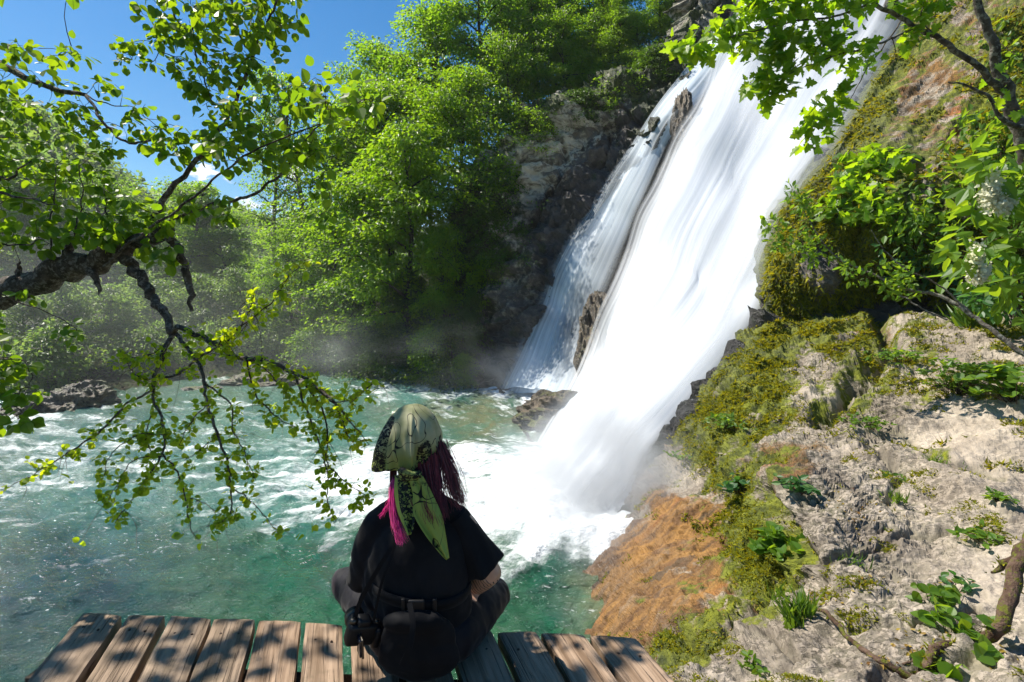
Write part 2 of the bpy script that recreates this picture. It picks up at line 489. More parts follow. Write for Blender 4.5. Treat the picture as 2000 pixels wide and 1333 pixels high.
pale = shep([(1040, 330, .95), (1100, 290, .8), (1160, 260, .7), (1020, 390, .9), (1000, 430, .8), (1150, 330, .4), (1230, 190, .7), (1340, 40, .75), (1360, 60, .6), (1320, 130, .8), (960, 500, .6), (985, 560, .6), (950, 600, .6), (1000, 600, .45), (1080, 430, .1), (1100, 520, .2), (1150, 420, .1), (1000, 700, 0), (1200, 330, .2), (1260, 250, .2), (920, 620, .5), (1300, 600, 0), (1040, 540, .5)])(px, py)
moss = shep([(1000, 320, .5), (1060, 250, .8), (1150, 200, .85), (1250, 160, .8), (940, 400, .9), (920, 500, .8), (1000, 470, .5), (1050, 600, .3), (930, 680, .5), (1100, 400, .2), (1300, 300, .75), (1330, 230, .7), (1100, 300, .1), (1040, 340, 0), (1200, 260, .2), (1400, 400, 0), (1320, 20, .5), (1200, 100, 1), (1000, 200, 1), (900, 300, 1)])(px, py)
wet = np.maximum(wet, fallmask * 1.0)
attr(me, "wet", wet); attr(me, "pale", pale); attr(me, "moss", moss); attr(me, "ochre", 0 * px)
tag(link("cliff", me), kind="structure")

# ------------------------------------------------------------------ crag on the right, above the ledge
cr_ctrl = [(1800, -120, 13.2), (1765, 80, 12.2), (1690, 200, 11.3), (1640, 290, 10.6), (1595, 350, 10.1), (1545, 420, 9.7), (1520, 500, 9.4), (1510, 620, 9.0), (1900, 120, 10.4), (1850, 250, 9.6), (1950, -100, 11.5), (2050, 100, 9.6), (2150, -100, 10.5),
    (1700, 330, 9.6), (1620, 430, 9.0), (1600, 560, 8.8), (1700, 480, 8.7), (1700, 580, 9.1), (1800, 400, 8.6), (1800, 590, 8.9), (1850, 520, 8.3), (1950, 400, 8.0), (2000, 550, 7.7), (2050, 300, 8.2), (2200, 500, 7.4), (2200, 200, 8.4), (2000, 640, 7.8), (1800, 680, 8.6), (1600, 680, 9.0), (2200, 680, 7.4), (1650, 620, 9.2)]
cr_depth = tps(cr_ctrl, 0.002)
px, py = np.meshgrid(np.arange(1380, 2260, 3.0), np.arange(-140, 690, 3.0))
bx = np.interp(py, [-140, 80, 200, 290, 345, 420, 500, 620, 700], [1808, 1762, 1690, 1640, 1600, 1545, 1518, 1503, 1500])
d = cr_depth(np.maximum(px, bx), py)
k = np.clip((bx - px) / 60, 0, 2)
d = d + k ** 1.4 * 2.2
P = W(px, py, d); N = face_cam(P, grid_normals(P))
CR_DIR = nrm(np.array([-.62, -.25, -.74]))
vert = ridge(P * [1.7, 1.7, 0.45], 4)
disp = 0.14 * vert + 0.10 * fbm(P * 2.6, 5) + 0.05 * ridge(P * [5, 5, 2.2], 3)
upper = sst(420, 300, py + .25 * (px - 1700))
disp = disp * (1 - .72 * upper) + upper * (.13 * fbm(slope_axes(P, CR_DIR) * 1.3, 5) + .02 * fbm(P * 9, 3))
P = relief(P, N, disp * np.where(px < bx, .5, 1))
mb = MB(); mb.add(P, [grid_faces(*px.shape)], 0, False)
me = mb.mesh("crag", [TUFA])
CR_MOSS = shep([(1780, -60, .3), (1800, 40, .45), (1760, 110, .55), (1720, 180, .7), (1690, 230, .8), (1850, 80, .4), (1900, 40, .2), (1950, 60, .55), (1980, 100, .6), (1780, 190, .1), (1830, 150, .1), (1740, 270, .3), (1700, 300, .5), (1640, 320, .8), (1600, 380, .9), (1560, 430, .95), (1530, 500, .9), (1530, 580, .8), (1600, 540, .15), (1660, 470, .95), (1660, 560, .95), (1650, 600, .9), (1720, 400, .7), (1800, 330, .35), (1850, 260, .3), (1780, 450, .6), (1750, 530, .6), (1800, 560, .4), (1880, 330, .6), (1950, 250, .7), (1850, 450, .6), (1950, 500, .7), (1800, 600, .1), (1900, 600, .2)])
CR_OCH = shep([(1780, 190, 1), (1830, 150, .9), (1740, 260, .8), (1850, 200, .8), (1900, 60, .8), (1870, 100, .7), (1800, 260, .8), (1850, 300, .8), (1680, 240, .3), (1600, 420, .1), (1650, 550, .1), (1780, 420, .5), (1750, 520, .6), (1950, 200, .5), (1800, 600, .3), (1950, 550, .2), (1720, 110, .3)])
CR_WET = shep([(1600, 520, 1), (1590, 580, 1), (1610, 470, .9), (1525, 600, .8), (1660, 520, .1), (1650, 440, .2), (1800, 600, .8), (1750, 590, .6), (1700, 300, .2), (1780, 200, 0), (1700, 250, .4), (1850, 590, .8), (1550, 520, .2), (1640, 300, .7), (1620, 330, .7), (1900, 200, 0), (1950, 450, .2), (1700, 450, .3), (1800, 480, .5)])
vattr(me, "slope", slope_axes(P, CR_DIR) * .55); attr(me, "ferric", np.ones(px.shape) * 1.0); attr(me, "moss", CR_MOSS(px, py) + .24 * upper); attr(me, "ochre", CR_OCH(px, py) * .72); attr(me, "wet", CR_WET(px, py)); attr(me, "cav", 0 * px); attr(me, "smooth", 0 * px + .3)
tag(link("crag", me), kind="structure")
CR_P, CR_N, CR_px, CR_py = P, face_cam(P, grid_normals(P)), px, py

# ------------------------------------------------------------------ rock slope in front
rs_ctrl = [(1080, 1150, 5.1), (1100, 1250, 4.3), (1165, 1150, 4.55), (1190, 1085, 5.05), (1230, 1030, 5.6), (1180, 1240, 3.9), (1300, 1270, 2.9), (1330, 1333, 2.15), (1250, 1333, 2.6), (1200, 1400, 2.6), (1400, 1200, 3.15), (1480, 1100, 3.75), (1580, 1085, 3.15), (1518, 965, 3.95), (1470, 1000, 4.55), (1540, 1105, 3.6),
    (1400, 1000, 5.0), (1300, 1000, 5.25), (1345, 932, 5.9), (1280, 960, 6.1), (1400, 850, 6.4), (1500, 850, 5.6), (1450, 750, 7.0), (1500, 680, 8.0), (1530, 635, 8.7), (1600, 640, 8.2), (1600, 760, 6.3), (1700, 700, 6.7), (1700, 630, 7.9), (1850, 620, 7.5), (2000, 610, 7.2), (2200, 600, 7.0),
    (1620, 900, 4.55), (1750, 850, 4.9), (1700, 1000, 3.65), (1850, 900, 4.2), (2000, 860, 4.2), (2000, 750, 5.2), (1850, 750, 5.6), (1800, 1100, 3.0), (2000, 1100, 2.8), (1700, 1200, 2.55), (1600, 1250, 2.4), (1900, 1250, 2.25), (1500, 1300, 2.25), (1450, 1420, 1.85), (2000, 1333, 1.95), (1700, 1400, 1.85), (2200, 1400, 1.7), (2200, 900, 3.9), (2200, 1150, 2.6), (1440, 1250, 2.75), (1350, 1100, 4.3), (1280, 1150, 3.9)]
_f = tps([(a, b, math.log(c)) for a, b, c in rs_ctrl], 0.0015)
rs_depth = lambda a, b: np.exp(_f(a, b))
RS_EDGE = ([600, 632, 655, 700, 750, 810, 870, 920, 965, 1060, 1090, 1200], [1560, 1530, 1468, 1440, 1408, 1366, 1318, 1272, 1258, 1200, 1170, 1080])
px, py = np.meshgrid(np.arange(1040, 2240, 2.5), np.arange(600, 1450, 2.5))
bx = np.interp(py, *RS_EDGE)
d = rs_depth(np.maximum(px, bx), py)
k = np.clip((bx - px) / 50, 0, 2.5)
d = d + np.where(py < 1060, k ** 1.3 * 1.6, k * .5)
d = d + np.clip((632 + 0 * px - py) / 32, 0, 1) ** 1.5 * 2.0
P0 = W(px, py, d); N = face_cam(P0, grid_normals(P0))
RS_OCH = shep([(1250, 1100, 1), (1350, 1050, 1), (1300, 1000, .9), (1200, 1150, .9), (1400, 1100, .8), (1250, 1200, 1), (1350, 1200, .9), (1400, 1170, .7), (1340, 930, .2), (1560, 900, .85), (1540, 930, .9), (1590, 880, .5), (1470, 920, .5), (1400, 900, .3), (1450, 1050, .4), (1470, 1180, .5), (1650, 950, 0), (1600, 1150, .1), (1700, 750, .25), (1800, 640, .3), (1700, 640, .5), (1800, 900, 0), (2000, 1000, 0), (1700, 1100, 0), (1600, 1250, 0), (1900, 1250, 0), (1450, 1300, .1), (1500, 800, .1), (1600, 700, .3), (1550, 1000, 0), (1330, 1260, .4), (1250, 1000, .6), (1640, 850, .2), (1550, 1180, .2)])
RS_MOSS = shep([(1250, 1080, .0), (1300, 1050, .05), (1350, 1060, .15), (1400, 1000, .3), (1430, 940, .85), (1450, 1050, .7), (1470, 1000, .9), (1500, 1060, .95), (1540, 1100, .9), (1480, 1150, .7), (1440, 1200, .55), (1400, 1250, .75), (1330, 1270, .8), (1250, 1200, .05), (1300, 1180, .1), (1380, 1150, .25), (1340, 925, .15), (1290, 960, .1),
    (1400, 850, .85), (1360, 880, .7), (1450, 750, .9), (1440, 850, .75), (1500, 700, .95), (1540, 640, .95), (1500, 780, .85), (1470, 820, .75), (1500, 900, .55), (1540, 760, .5), (1580, 730, .35), (1620, 640, .8), (1700, 690, .6), (1750, 650, .55), (1650, 780, .6), (1620, 800, .6), (1600, 880, .1), (1560, 920, .1), (1680, 820, .45), (1700, 850, .3), (1800, 760, .4), (1900, 680, .4), (1950, 650, .5), (2000, 800, .4), (1650, 900, .1), (1750, 920, .2), (1800, 880, .1), (1820, 900, .45), (1900, 850, .0), (1950, 900, .05), (1850, 1000, .05), (1750, 1000, .2), (1600, 1000, .05), (1560, 980, .0), (1650, 1080, .15), (1700, 1120, .1), (1800, 1080, .05), (1900, 1100, .05), (1950, 1180, .0), (1700, 1230, .25), (1600, 1250, .15), (1500, 1290, .25), (1550, 1200, .2), (1850, 1260, .4), (1950, 1280, .3), (1420, 1320, .35), (1750, 1300, .25)])
RS_WET = shep([(1200, 1160, .5), (1180, 1120, .8), (1250, 1080, .2), (1230, 1010, .9), (1280, 930, .8), (1330, 850, .7), (1400, 760, .5), (1460, 680, .4), (1500, 660, .3), (1340, 940, 0), (1300, 1000, .1), (1400, 1000, .1), (1560, 890, .3), (1600, 800, 0), (1800, 900, 0), (1400, 1200, .1), (1450, 800, .1), (1220, 1200, .3), (1300, 1260, .4), (1550, 1100, .1), (1700, 650, .2)])
RS_SMOOTH = shep([(1900, 870, .95), (1950, 900, .7), (1980, 1000, .55), (1850, 880, .9), (1930, 1130, .85), (1800, 1080, .5), (1700, 1100, .1), (1600, 1000, .1), (1700, 800, .1), (1600, 1250, .2), (1450, 1300, .4), (1300, 1100, .85), (1250, 1180, .8), (1450, 750, .6), (1750, 950, .2), (1850, 970, .4), (1850, 1200, .2), (1980, 1270, .4)])
RS_DIR = nrm(np.array([-.70, -.22, -.68]))
och, moss, wet, smo = RS_OCH(px, py), RS_MOSS(px, py), RS_WET(px, py), RS_SMOOTH(px, py)
sc_ = np.clip(d / 4, 0.6, 2.0)
# beds that dip gently, pits drawn out along them, clefts
warp = np.stack([fbm(P0 * 1.3, 3), fbm(P0 * 1.3 + 31, 3), fbm(P0 * 1.3 + 57, 3)], -1) * 0.16
Q = P0 + warp
bed = ridge(Q @ np.array([[1.6, .3, 0], [.2, 3.0, 2.0], [0, 1.2, 7.0]]).T, 3)
pit = fbm(Q @ np.diag([5.5, 13.0, 22.0]), 4, 2.1, .6)
pit2 = sst(.10, .4, fbm(Q @ np.diag([12.0, 28.0, 44.0]) + 70, 3)) * (1 - smo) * np.clip(1.1 - moss, .1, 1) * np.clip(1.1 - och, .2, 1)
pitm = sst(0.10, 0.42, pit) * (1 - smo) * np.clip(1.1 - moss, .1, 1) * np.clip(1.2 - och, .25, 1) * sst(-.55, .15, fbm(P0 * 1.1 + 5, 3))
lump = fbm(P0 * 2.2, 4)
disp = 0.026 * bed * (1 - .6 * smo) + 0.10 * lump * (.4 + .6 * np.clip(1.2 - smo, 0, 1)) + 0.012 * fbm(P0 * 18, 3) - 0.032 * pitm * sc_ - .010 * pit2 * sc_
disp = disp + np.clip(och, 0, 1) * (.035 * fbm(slope_axes(P0, RS_DIR) * 3.6, 4) + .03 * fbm(P0 * 1.6 + 3, 3) + .008 * fbm(P0 * 22, 2))
disp = disp + moss * 0.06 * (ridge(P0 * [3, 3, 5], 4) + fbm(P0 * 9, 3))
cleft = [([(1720, 640), (1745, 690), (1700, 720), (1665, 760), (1600, 815)], 16, .30), ([(1500, 955), (1515, 1000), (1560, 1060), (1585, 1090)], 14, .22), ([(1440, 1240), (1500, 1170), (1560, 1150)], 9, .12), ([(1260, 1250), (1320, 1240), (1380, 1290)], 9, .14), ([(1585, 1085), (1620, 1120), (1720, 1060), (1850, 1030)], 6, .05), ([(1700, 880), (1760, 930), (1740, 1000)], 8, .05), ([(1660, 1220), (1760, 1240), (1900, 1180)], 7, .05), ([(1640, 820), (1760, 850), (1830, 905), (1960, 930)], 7, .05),
         ([(1420, 1260), (1500, 1240), (1560, 1290), (1640, 1300)], 7, .06), ([(1700, 1330), (1800, 1300), (1990, 1290)], 8, .07)]
cav = 0 * px
for line, w, dep in cleft:
    wob = 10 * pn(np.stack([px / 40, py / 40, 0 * px + w], -1))
    g = np.exp(-(np.maximum(polydist(px + wob, py + wob, line) - 2, 0) / w) ** 2)
    disp = disp - dep * g * (px > bx); cav = np.maximum(cav, .75 * g)
P = P0 + N * (disp * np.where(px < bx - 20, .3, 1))[..., None]
mb = MB(); mb.add(P, [grid_faces(*px.shape, (px > bx - 75)[:-1, :-1])], 0, False)
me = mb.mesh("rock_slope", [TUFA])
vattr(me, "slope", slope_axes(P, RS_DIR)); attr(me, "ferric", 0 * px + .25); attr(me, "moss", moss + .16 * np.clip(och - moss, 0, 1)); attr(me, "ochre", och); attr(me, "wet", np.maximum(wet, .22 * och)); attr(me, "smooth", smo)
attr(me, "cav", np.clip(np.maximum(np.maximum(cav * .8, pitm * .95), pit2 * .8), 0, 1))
tag(link("rock_slope", me), kind="structure")
RS_P, RS_N, RS_px, RS_py, RS_m, RS_bx = P, face_cam(P, grid_normals(P)), px, py, moss, bx
def on_rock(x, y):
    j = int(np.clip(round((x - 1040) / 2.5), 0, px_n - 1)); i = int(np.clip(round((y - 600) / 2.5), 0, py_n - 1))
    return RS_P[i, j], RS_N[i, j]
py_n, px_n = RS_P.shape[:2]
def on_crag(x, y):
    i = int(np.clip(round((y + 140) / 3), 0, CR_P.shape[0] - 1)); j = int(np.clip(round((x - 1380) / 3), 0, CR_P.shape[1] - 1))
    return CR_P[i, j], CR_N[i, j]

# ------------------------------------------------------------------ banks, hills and the ground under the water
def soil_mat(name, a, b, c):
    m = Mat(name); p = m.pos()
    n = m.noise(p, 0.7, 6, 0.7); f = m.noise(p, 6, 5, 0.7)
    return m.surf(m.princ(m.mix(m.ramp(f, .35, .65), m.mix(m.ramp(n, .35, .65), a, b), c), 0.95, 0.1, m.bump(f, 1, .2)))
SOIL = soil_mat("forest_floor", (0.03, 0.045, 0.012), (0.05, 0.07, 0.02), (0.045, 0.035, 0.022))
HILLM = soil_mat("far_slope", (0.035, 0.06, 0.02), (0.05, 0.085, 0.025), (0.03, 0.045, 0.02))
# wooded slope: rises from the far bank behind the cliff
def slope_z(x, y):
    """Height of the land beyond the river (x, y in metres)."""
    shore = np.interp(x, [-40, -20, -12, -9, -6, -2, 0, 3, 10, 30], [13.5, 13.5, 13.8, 16.5, 19.5, 19.0, 17.2, 17.8, 18, 18])
    t = np.maximum(y - shore, -2)
    rise = np.interp(x, [-40, -14, -9, -5, -1.5, 0, 2, 5, 9, 30], [.10, .12, .22, .5, .85, 1.25, 1.6, 2.0, 2.2, 2.3])
    cap = np.interp(x, [-40, -14, -9, -5, 0, 4, 9, 30], [3, 3.5, 5, 8, 13, 17, 20, 22])
    return np.where(t < 0, t * .8, cap * (1 - np.exp(-np.maximum(t, 0) * rise / cap))) - .15
gx, gy = np.meshgrid(np.concatenate([np.linspace(-60, -22, 30), np.linspace(-21, 24, 150)]), np.concatenate([np.linspace(11, 34, 90), np.linspace(35, 75, 30)]))
gz = slope_z(gx, gy) + .25 * fbm(np.stack([gx * .5, gy * .5, 0 * gx], -1), 4)
P = np.stack([gx, gy, gz], -1)
mb = MB(); mb.add(P, [grid_faces(*gx.shape)[:, ::-1]], 0, True)
# keep the slope behind the cliff face
tag(mb.build("forest_floor", [SOIL]), kind="structure")

# far valley side and mountains
def ridge_mesh(name, az, base, mat, depth=60):
    """A hill: profile over azimuth (px at a distance), falling away towards the viewer."""
    a = np.array(az, float)
    xs = np.linspace(a[0, 0], a[-1, 0], 160)
    ys = np.interp(xs, a[:, 0], a[:, 1]); ds = np.interp(xs, a[:, 0], a[:, 2])
    rows = []
    for t in np.linspace(0, 1, 40):
        py_ = base + (ys - base) * (1 - (1 - t) ** 1.6)
        rows.append(W(xs, py_, ds - depth * (1 - t) ** 1.2))
    rows.append(W(xs, ys + 120, ds + depth))
    P = np.array(rows)
    P = P + np.stack([0 * P[..., 0], 0 * P[..., 0], fbm(P * .05, 4) * ds[None] * .018], -1)
    mb = MB(); mb.add(P, [grid_faces(*P.shape[:2])], 0, True)
    return tag(mb.build(name, [mat]), kind="structure"), P
hill_o, HILL_P = ridge_mesh("hill", [(-1100, -200, 70), (-500, 60, 75), (-150, 215, 80), (60, 245, 85), (180, 330, 95), (280, 400, 110), (420, 440, 125), (560, 450, 130), (800, 430, 130)], 600, HILLM, 45)
ridge_mesh("mountain", [(-800, 420, 900), (100, 415, 900), (330, 400, 900), (420, 395, 900), (500, 425, 900), (700, 440, 900), (1200, 440, 900)], 570, HILLM, 300)
gx, gy = np.meshgrid(np.linspace(-700, 700, 30), np.linspace(-60, 1400, 40))
mb = MB(); mb.add(np.stack([gx, gy, 0 * gx - 2.2], -1), [grid_faces(*gx.shape)[:, ::-1]])
tag(mb.build("ground", [SOIL]), kind="structure")
# ------------------------------------------------------------------ river
def water_mat():
    m = Mat("river_water"); p = m.pos()
    uv = m.n("UVMap", uv_map="flow").outputs[0]
    n1 = m.noise(m.vmap(uv, (26, 5.5, 1)), 1.0, 6, 0.62, 0.8)
    n2 = m.noise(m.vmap(p, (1.1, 1.6, 1)), 1.6, 6, 0.65, 0.9)
    n3 = m.noise(m.vmap(p, (5, 9, 1), (0, 0, .25)), 1.5, 5, 0.7, 0.7)
    f = m.at("foam_glint")
    s = m.math('ADD', m.math('MULTIPLY', n1, 0.62), m.math('ADD', m.math('MULTIPLY', n2, 0.38), m.math('MULTIPLY', n3, 0.22)))
    foam_glint = m.ramp(m.math('ADD', f, m.math('MULTIPLY', m.math('SUBTRACT', s, 0.61), 2.1)), 0.40, 0.95)
    n4 = m.noise(m.vmap(p, (7, 17, 1), (0, 0, .3)), 1.7, 4, 0.7, 0.5)
    foam_sparkle = m.math('MULTIPLY', m.math('MAXIMUM', m.ramp(n3, 0.62, 0.74), m.ramp(n4, 0.62, 0.7)), m.ramp(f, 0.03, 0.26))  # white flecks: scraps of foam together with painted sun sparkle
    foam_glint = m.math('MAXIMUM', foam_glint, m.math('MULTIPLY', foam_sparkle, 0.5))
    deep = m.mix(m.at("teal"), (0.0003, 0.078, 0.036), (0.0006, 0.034, 0.040))
    deep = m.mix(m.ramp(n2, .35, .7), deep, m.mix(0.45, deep, (0.001, 0.012, 0.012)))
    milky = m.mix(m.at("milk"), deep, (0.075, 0.20, 0.175))
    col = m.mix(m.at("shoal"), milky, m.mix(m.ramp(n2, .4, .65), (0.17, 0.15, 0.07), (0.10, 0.16, 0.09)))
    col = m.mix(foam_glint, col, (0.86, 0.89, 0.90))
    rip = m.noise(m.vmap(p, (1, 1.5, 1), (0, 0, .3)), 7.0, 5, 0.62, 0.6)
    rip2 = m.noise(m.vmap(p, (1, 1.7, 1), (0, 0, .2)), 24.0, 3, 0.6, 0.3)
    h = m.math('ADD', rip, m.math('MULTIPLY', rip2, 0.28))
    nb = m.bump(h, 0.62, 0.11)
    return m.surf(m.princ(col, m.n("MapRange", {0: foam_glint, 3: 0.06, 4: 0.75}).outputs[0], 0.3, nb))
WATER = water_mat()
dy = 1.0 * np.geomspace(1.0, 46.0, 420)
ua = np.linspace(-1.75, 1.0, 560)
D, U = np.meshgrid(dy, ua, indexing='ij')
P = np.stack([U * D, D, 0 * D], -1)
wpx, wpy = PX(P)
FOAM_GLINT = shep([(850, 950, 1.0), (750, 905, .85), (700, 930, .85), (620, 930, .78), (560, 960, .7), (680, 985, .75), (800, 1000, .75), (900, 1020, .85), (480, 960, .6), (1180, 1000, 1.2), (1130, 930, 1.2), (1100, 880, 1.1), (1080, 1000, 1.1), (1000, 930, 1.05), (950, 1000, .85), (1050, 1070, .85), (1180, 1080, 1.0), (1140, 1110, .3), (1000, 1110, .35), (900, 1060, .6), (1060, 1140, .2), (1120, 1150, .2), (1060, 1200, .1),
    (900, 890, .9), (800, 930, .7), (700, 960, .68), (650, 1000, .62), (600, 890, .55), (600, 950, .6), (550, 1000, .5), (500, 930, .55), (480, 860, .45), (400, 900, .5), (400, 970, .42), (300, 930, .5), (250, 870, .52), (200, 960, .42), (100, 860, .5), (50, 900, .5), (100, 1000, .34), (0, 960, .42), (-200, 950, .35), (-200, 850, .4),  # the left end paints sun glints as white water
    (700, 1060, .45), (600, 1060, .2), (450, 1050, .18), (300, 1030, .25), (150, 1080, .22), (50, 1130, .26), (300, 1130, .1), (500, 1130, .06), (600, 1150, .06), (700, 1130, .1), (900, 1120, .25), (400, 1200, .02), (200, 1200, .06), (0, 1250, .06), (600, 1230, 0), (800, 1200, 0), (1000, 1250, 0), (300, 1330, 0),
    (1040, 770, 1.0), (980, 765, .95), (900, 758, .85), (820, 755, .75), (750, 760, .55), (900, 780, .35), (1000, 790, .5), (700, 740, .35), (800, 735, .3), (620, 735, .25), (800, 800, .15), (950, 810, .1), (1000, 830, .1), (900, 840, .12), (700, 800, .1), (750, 840, .15), (1050, 850, .55), (1100, 850, .8), (1000, 865, .5), (850, 860, .45), (650, 850, .25), (550, 800, .2), (450, 780, .3), (560, 745, .4), (350, 800, .35), (200, 830, .5), (60, 840, .55), (300, 770, .2), (-300, 800, .3)])
TEAL = shep([(600, 1150, .0), (800, 1150, .0), (1000, 1130, .1), (1000, 1200, .0), (400, 1150, .4), (200, 1150, .9), (0, 1200, 1), (300, 1250, .7), (500, 1250, .2), (700, 1250, 0), (0, 1000, .8), (300, 1000, .6), (600, 1000, .2), (1120, 1120, .5), (600, 800, .2), (100, 850, .7)])
MILK = shep([(700, 985, .8), (500, 985, .75), (300, 970, .7), (100, 960, .6), (550, 900, .8), (350, 880, .7), (150, 910, .65), (1000, 950, .9), (800, 930, .8), (600, 930, .7), (400, 930, .65), (200, 900, .55), (0, 900, .5), (600, 840, .7), (700, 800, .55), (500, 780, .6), (800, 740, .9), (900, 800, .5), (650, 740, .9), (900, 850, .5), (700, 1040, .3), (500, 1060, .2), (300, 1060, .25), (100, 1080, .2), (400, 1120, .05), (600, 1120, .02), (800, 1100, .1), (1000, 1120, .25), (1050, 1180, .05), (100, 1200, .02), (500, 1250, 0), (800, 1250, 0), (1100, 1180, .1), (200, 1300, 0), (250, 780, .4)])
SHOAL = shep([(900, 815, .75), (850, 812, .7), (960, 825, .85), (1020, 825, .9), (950, 800, .7), (1060, 810, .8), (760, 815, .4), (700, 700, .05), (870, 845, .25), (1000, 850, .25), (1090, 860, .1), (900, 770, .0), (800, 770, .05), (700, 850, .1), (640, 720, .3), (1000, 780, .3), (500, 800, .2), (1150, 1170, .75), (1120, 1150, .35), (1130, 1210, .3), (1060, 1130, 0), (1080, 1200, 0), (1000, 900, 0), (600, 950, 0), (300, 830, .15), (600, 1100, 0), (1100, 1080, 0), (300, 780, .35), (450, 770, .35), (150, 840, .1), (800, 1200, 0), (200, 1100, 0)])
cpx, cpy = np.clip(wpx, -600, 1300), np.clip(wpy, 690, 1420)
foam_glint = FOAM_GLINT(cpx, cpy); foam_glint = np.where(foam_glint < .3, foam_glint - .09 * (1 - foam_glint / .3), foam_glint)
# outward direction from the plunge pool: polar coordinates give the streaks of the current
c0 = np.array([1.6, 8.6])
rx, ry = P[..., 0] - c0[0], P[..., 1] - c0[1]
rr = np.hypot(rx, ry * 1.25); an = np.arctan2(ry * 1.25, -rx)
amp = .05 + .06 * np.clip(foam_glint, 0, 1) * np.exp(-rr / 9) + .02 * np.clip(foam_glint, 0, .6)
q = np.stack([P[..., 0] * 1.1, P[..., 1] * 1.5, 0 * rr], -1)
z = amp * (fbm(q, 3) + .55 * ridge(q * 2.1 + 40, 3) - .3)
z = z + .10 * np.clip(foam_glint - .6, 0, 1) * fbm(q * .8 + 9, 3)
fade = np.clip(30 / np.maximum(D, 1), 0, 1)
P[..., 2] = z * np.clip((D - .5), .4, 1) * fade
mb = MB(); mb.add(P, [grid_faces(*D.shape)[:, ::-1]], 0, True)
me = mb.mesh("river", [WATER])
attr(me, "foam_glint", foam_glint); attr(me, "teal", np.clip(TEAL(cpx, cpy), 0, 1)); attr(me, "milk", np.clip((MILK(cpx, cpy) - .24) / .7, 0, 1)); attr(me, "shoal", np.clip(SHOAL(cpx, cpy), 0, 1))
uv = me.uv_layers.new(name="flow")
li = np.empty(len(me.loops), np.int32); me.loops.foreach_get("vertex_index", li)
UV = np.stack([an / 2, np.log(rr + .8) * .5], -1).reshape(-1, 2)[li]
uv.data.foreach_set("uv", UV.astype(np.float32).ravel())
tag(link("river", me), kind="structure")

# ------------------------------------------------------------------ falls
def fall_mat(name, across, lo, hi, edge, tint=(0.88, 0.90, 0.93), low=(0.72, 0.77, 0.83), e0=1.0, e1=1.0):
    """Silky falling water: streaks along the flow, thin at the edges."""
    m = Mat(name)
    uv = m.n("UVMap", uv_map="flow").outputs[0]
    sp = m.n("SeparateXYZ", {0: uv})
    u = sp.outputs[0]
    s1 = m.noise(m.vmap(uv, (across, .03, 1)), 1.0, 4, 0.55, 0.0)
    s2 = m.noise(m.vmap(uv, (across * 6, .04, 1)), 1.0, 4, 0.6, 0.0)
    s = m.math('ADD', m.math('MULTIPLY', s1, .7), m.math('MULTIPLY', s2, .3))
    thick = m.at("thick")
    a = m.ramp(m.math('ADD', s, m.math('SUBTRACT', thick, .5)), lo, hi)
    e = m.math('MULTIPLY', m.ramp(m.math('ADD', u, m.math('MULTIPLY', m.math('SUBTRACT', s2, .5), edge * e0)), 0.0, edge * e0), m.ramp(m.math('SUBTRACT', m.math('SUBTRACT', 1.0, u), m.math('MULTIPLY', m.math('SUBTRACT', s1, .5), edge * e1)), 0.0, edge * e1))
    al = m.math('MULTIPLY', a, e)
    col = m.mix(m.ramp(s, .3, .62), low, tint)
    nb = m.bump(s, 0.06, 0.2)
    d = m.n("BsdfDiffuse", {"Color": col, "Normal": nb}); t = m.n("BsdfTranslucent", {"Color": col})
    body = m.n("MixShader", {0: .3, 1: d, 2: t})
    return m.surf(m.n("MixShader", {0: al, 1: m.n("BsdfTransparent"), 2: body}))

def fall(name, L, R, mats, nv, nu, thick, lift, seeds, depth=cl_depth):
    """Sheets of water between two edge lines (px, py), lying off the cliff by lift metres."""
    mb = MB(); TH_, UVs = [], []
    L = np.c_[np.array(L, float), np.zeros(len(L))]; R = np.c_[np.array(R, float), np.zeros(len(R))]
    l, r = crom(L, nv), crom(R, nv)
    u = np.linspace(0, 1, nu); v = np.linspace(0, 1, nv)
    X = l[:, None, 0] * (1 - u) + r[:, None, 0] * u
    Y = l[:, None, 1] * (1 - u) + r[:, None, 1] * u
    dd = depth(X, Y)
    P0 = W(X, Y, dd); N = face_cam(P0, grid_normals(P0))
    N = nrm(.5 * N + .5 * nrm(N.mean((0, 1))))
    ln = np.concatenate([[0], np.cumsum(np.linalg.norm(np.diff(P0[:, nu // 2], axis=0), axis=1))])
    for k, lf in enumerate(lift):
        q = np.stack([np.broadcast_to(u * 5, X.shape), np.broadcast_to(ln[:, None] * .10, X.shape), 0 * X + seeds + 7 * k], -1)
        bulge = .05 * fbm(q, 2) + .008 * fbm(q * [5, 1.0, 1], 2)
        P = P0 + N * (lf + bulge * (1 + .4 * k) + .15 * np.sin(np.pi * u)[None])[..., None]
        mb.add(P, [grid_faces(nv, nu)], min(k, len(mats) - 1), True)
        TH_.append(thick(np.broadcast_to(u, X.shape), np.broadcast_to(v[:, None], X.shape), X, Y, k))
        UVs.append(np.stack([np.broadcast_to(u, X.shape), np.broadcast_to(ln[:, None] + 13.7 * k, X.shape)], -1).reshape(-1, 2))
    me = mb.mesh(name, mats)
    attr(me, "thick", np.concatenate([a.ravel() for a in TH_]))
    uv = me.uv_layers.new(name="flow")
    li = np.empty(len(me.loops), np.int32); me.loops.foreach_get("vertex_index", li)
    uv.data.foreach_set("uv", np.concatenate(UVs)[li].astype(np.float32).ravel())
    return tag(link(name, me), kind="structure")

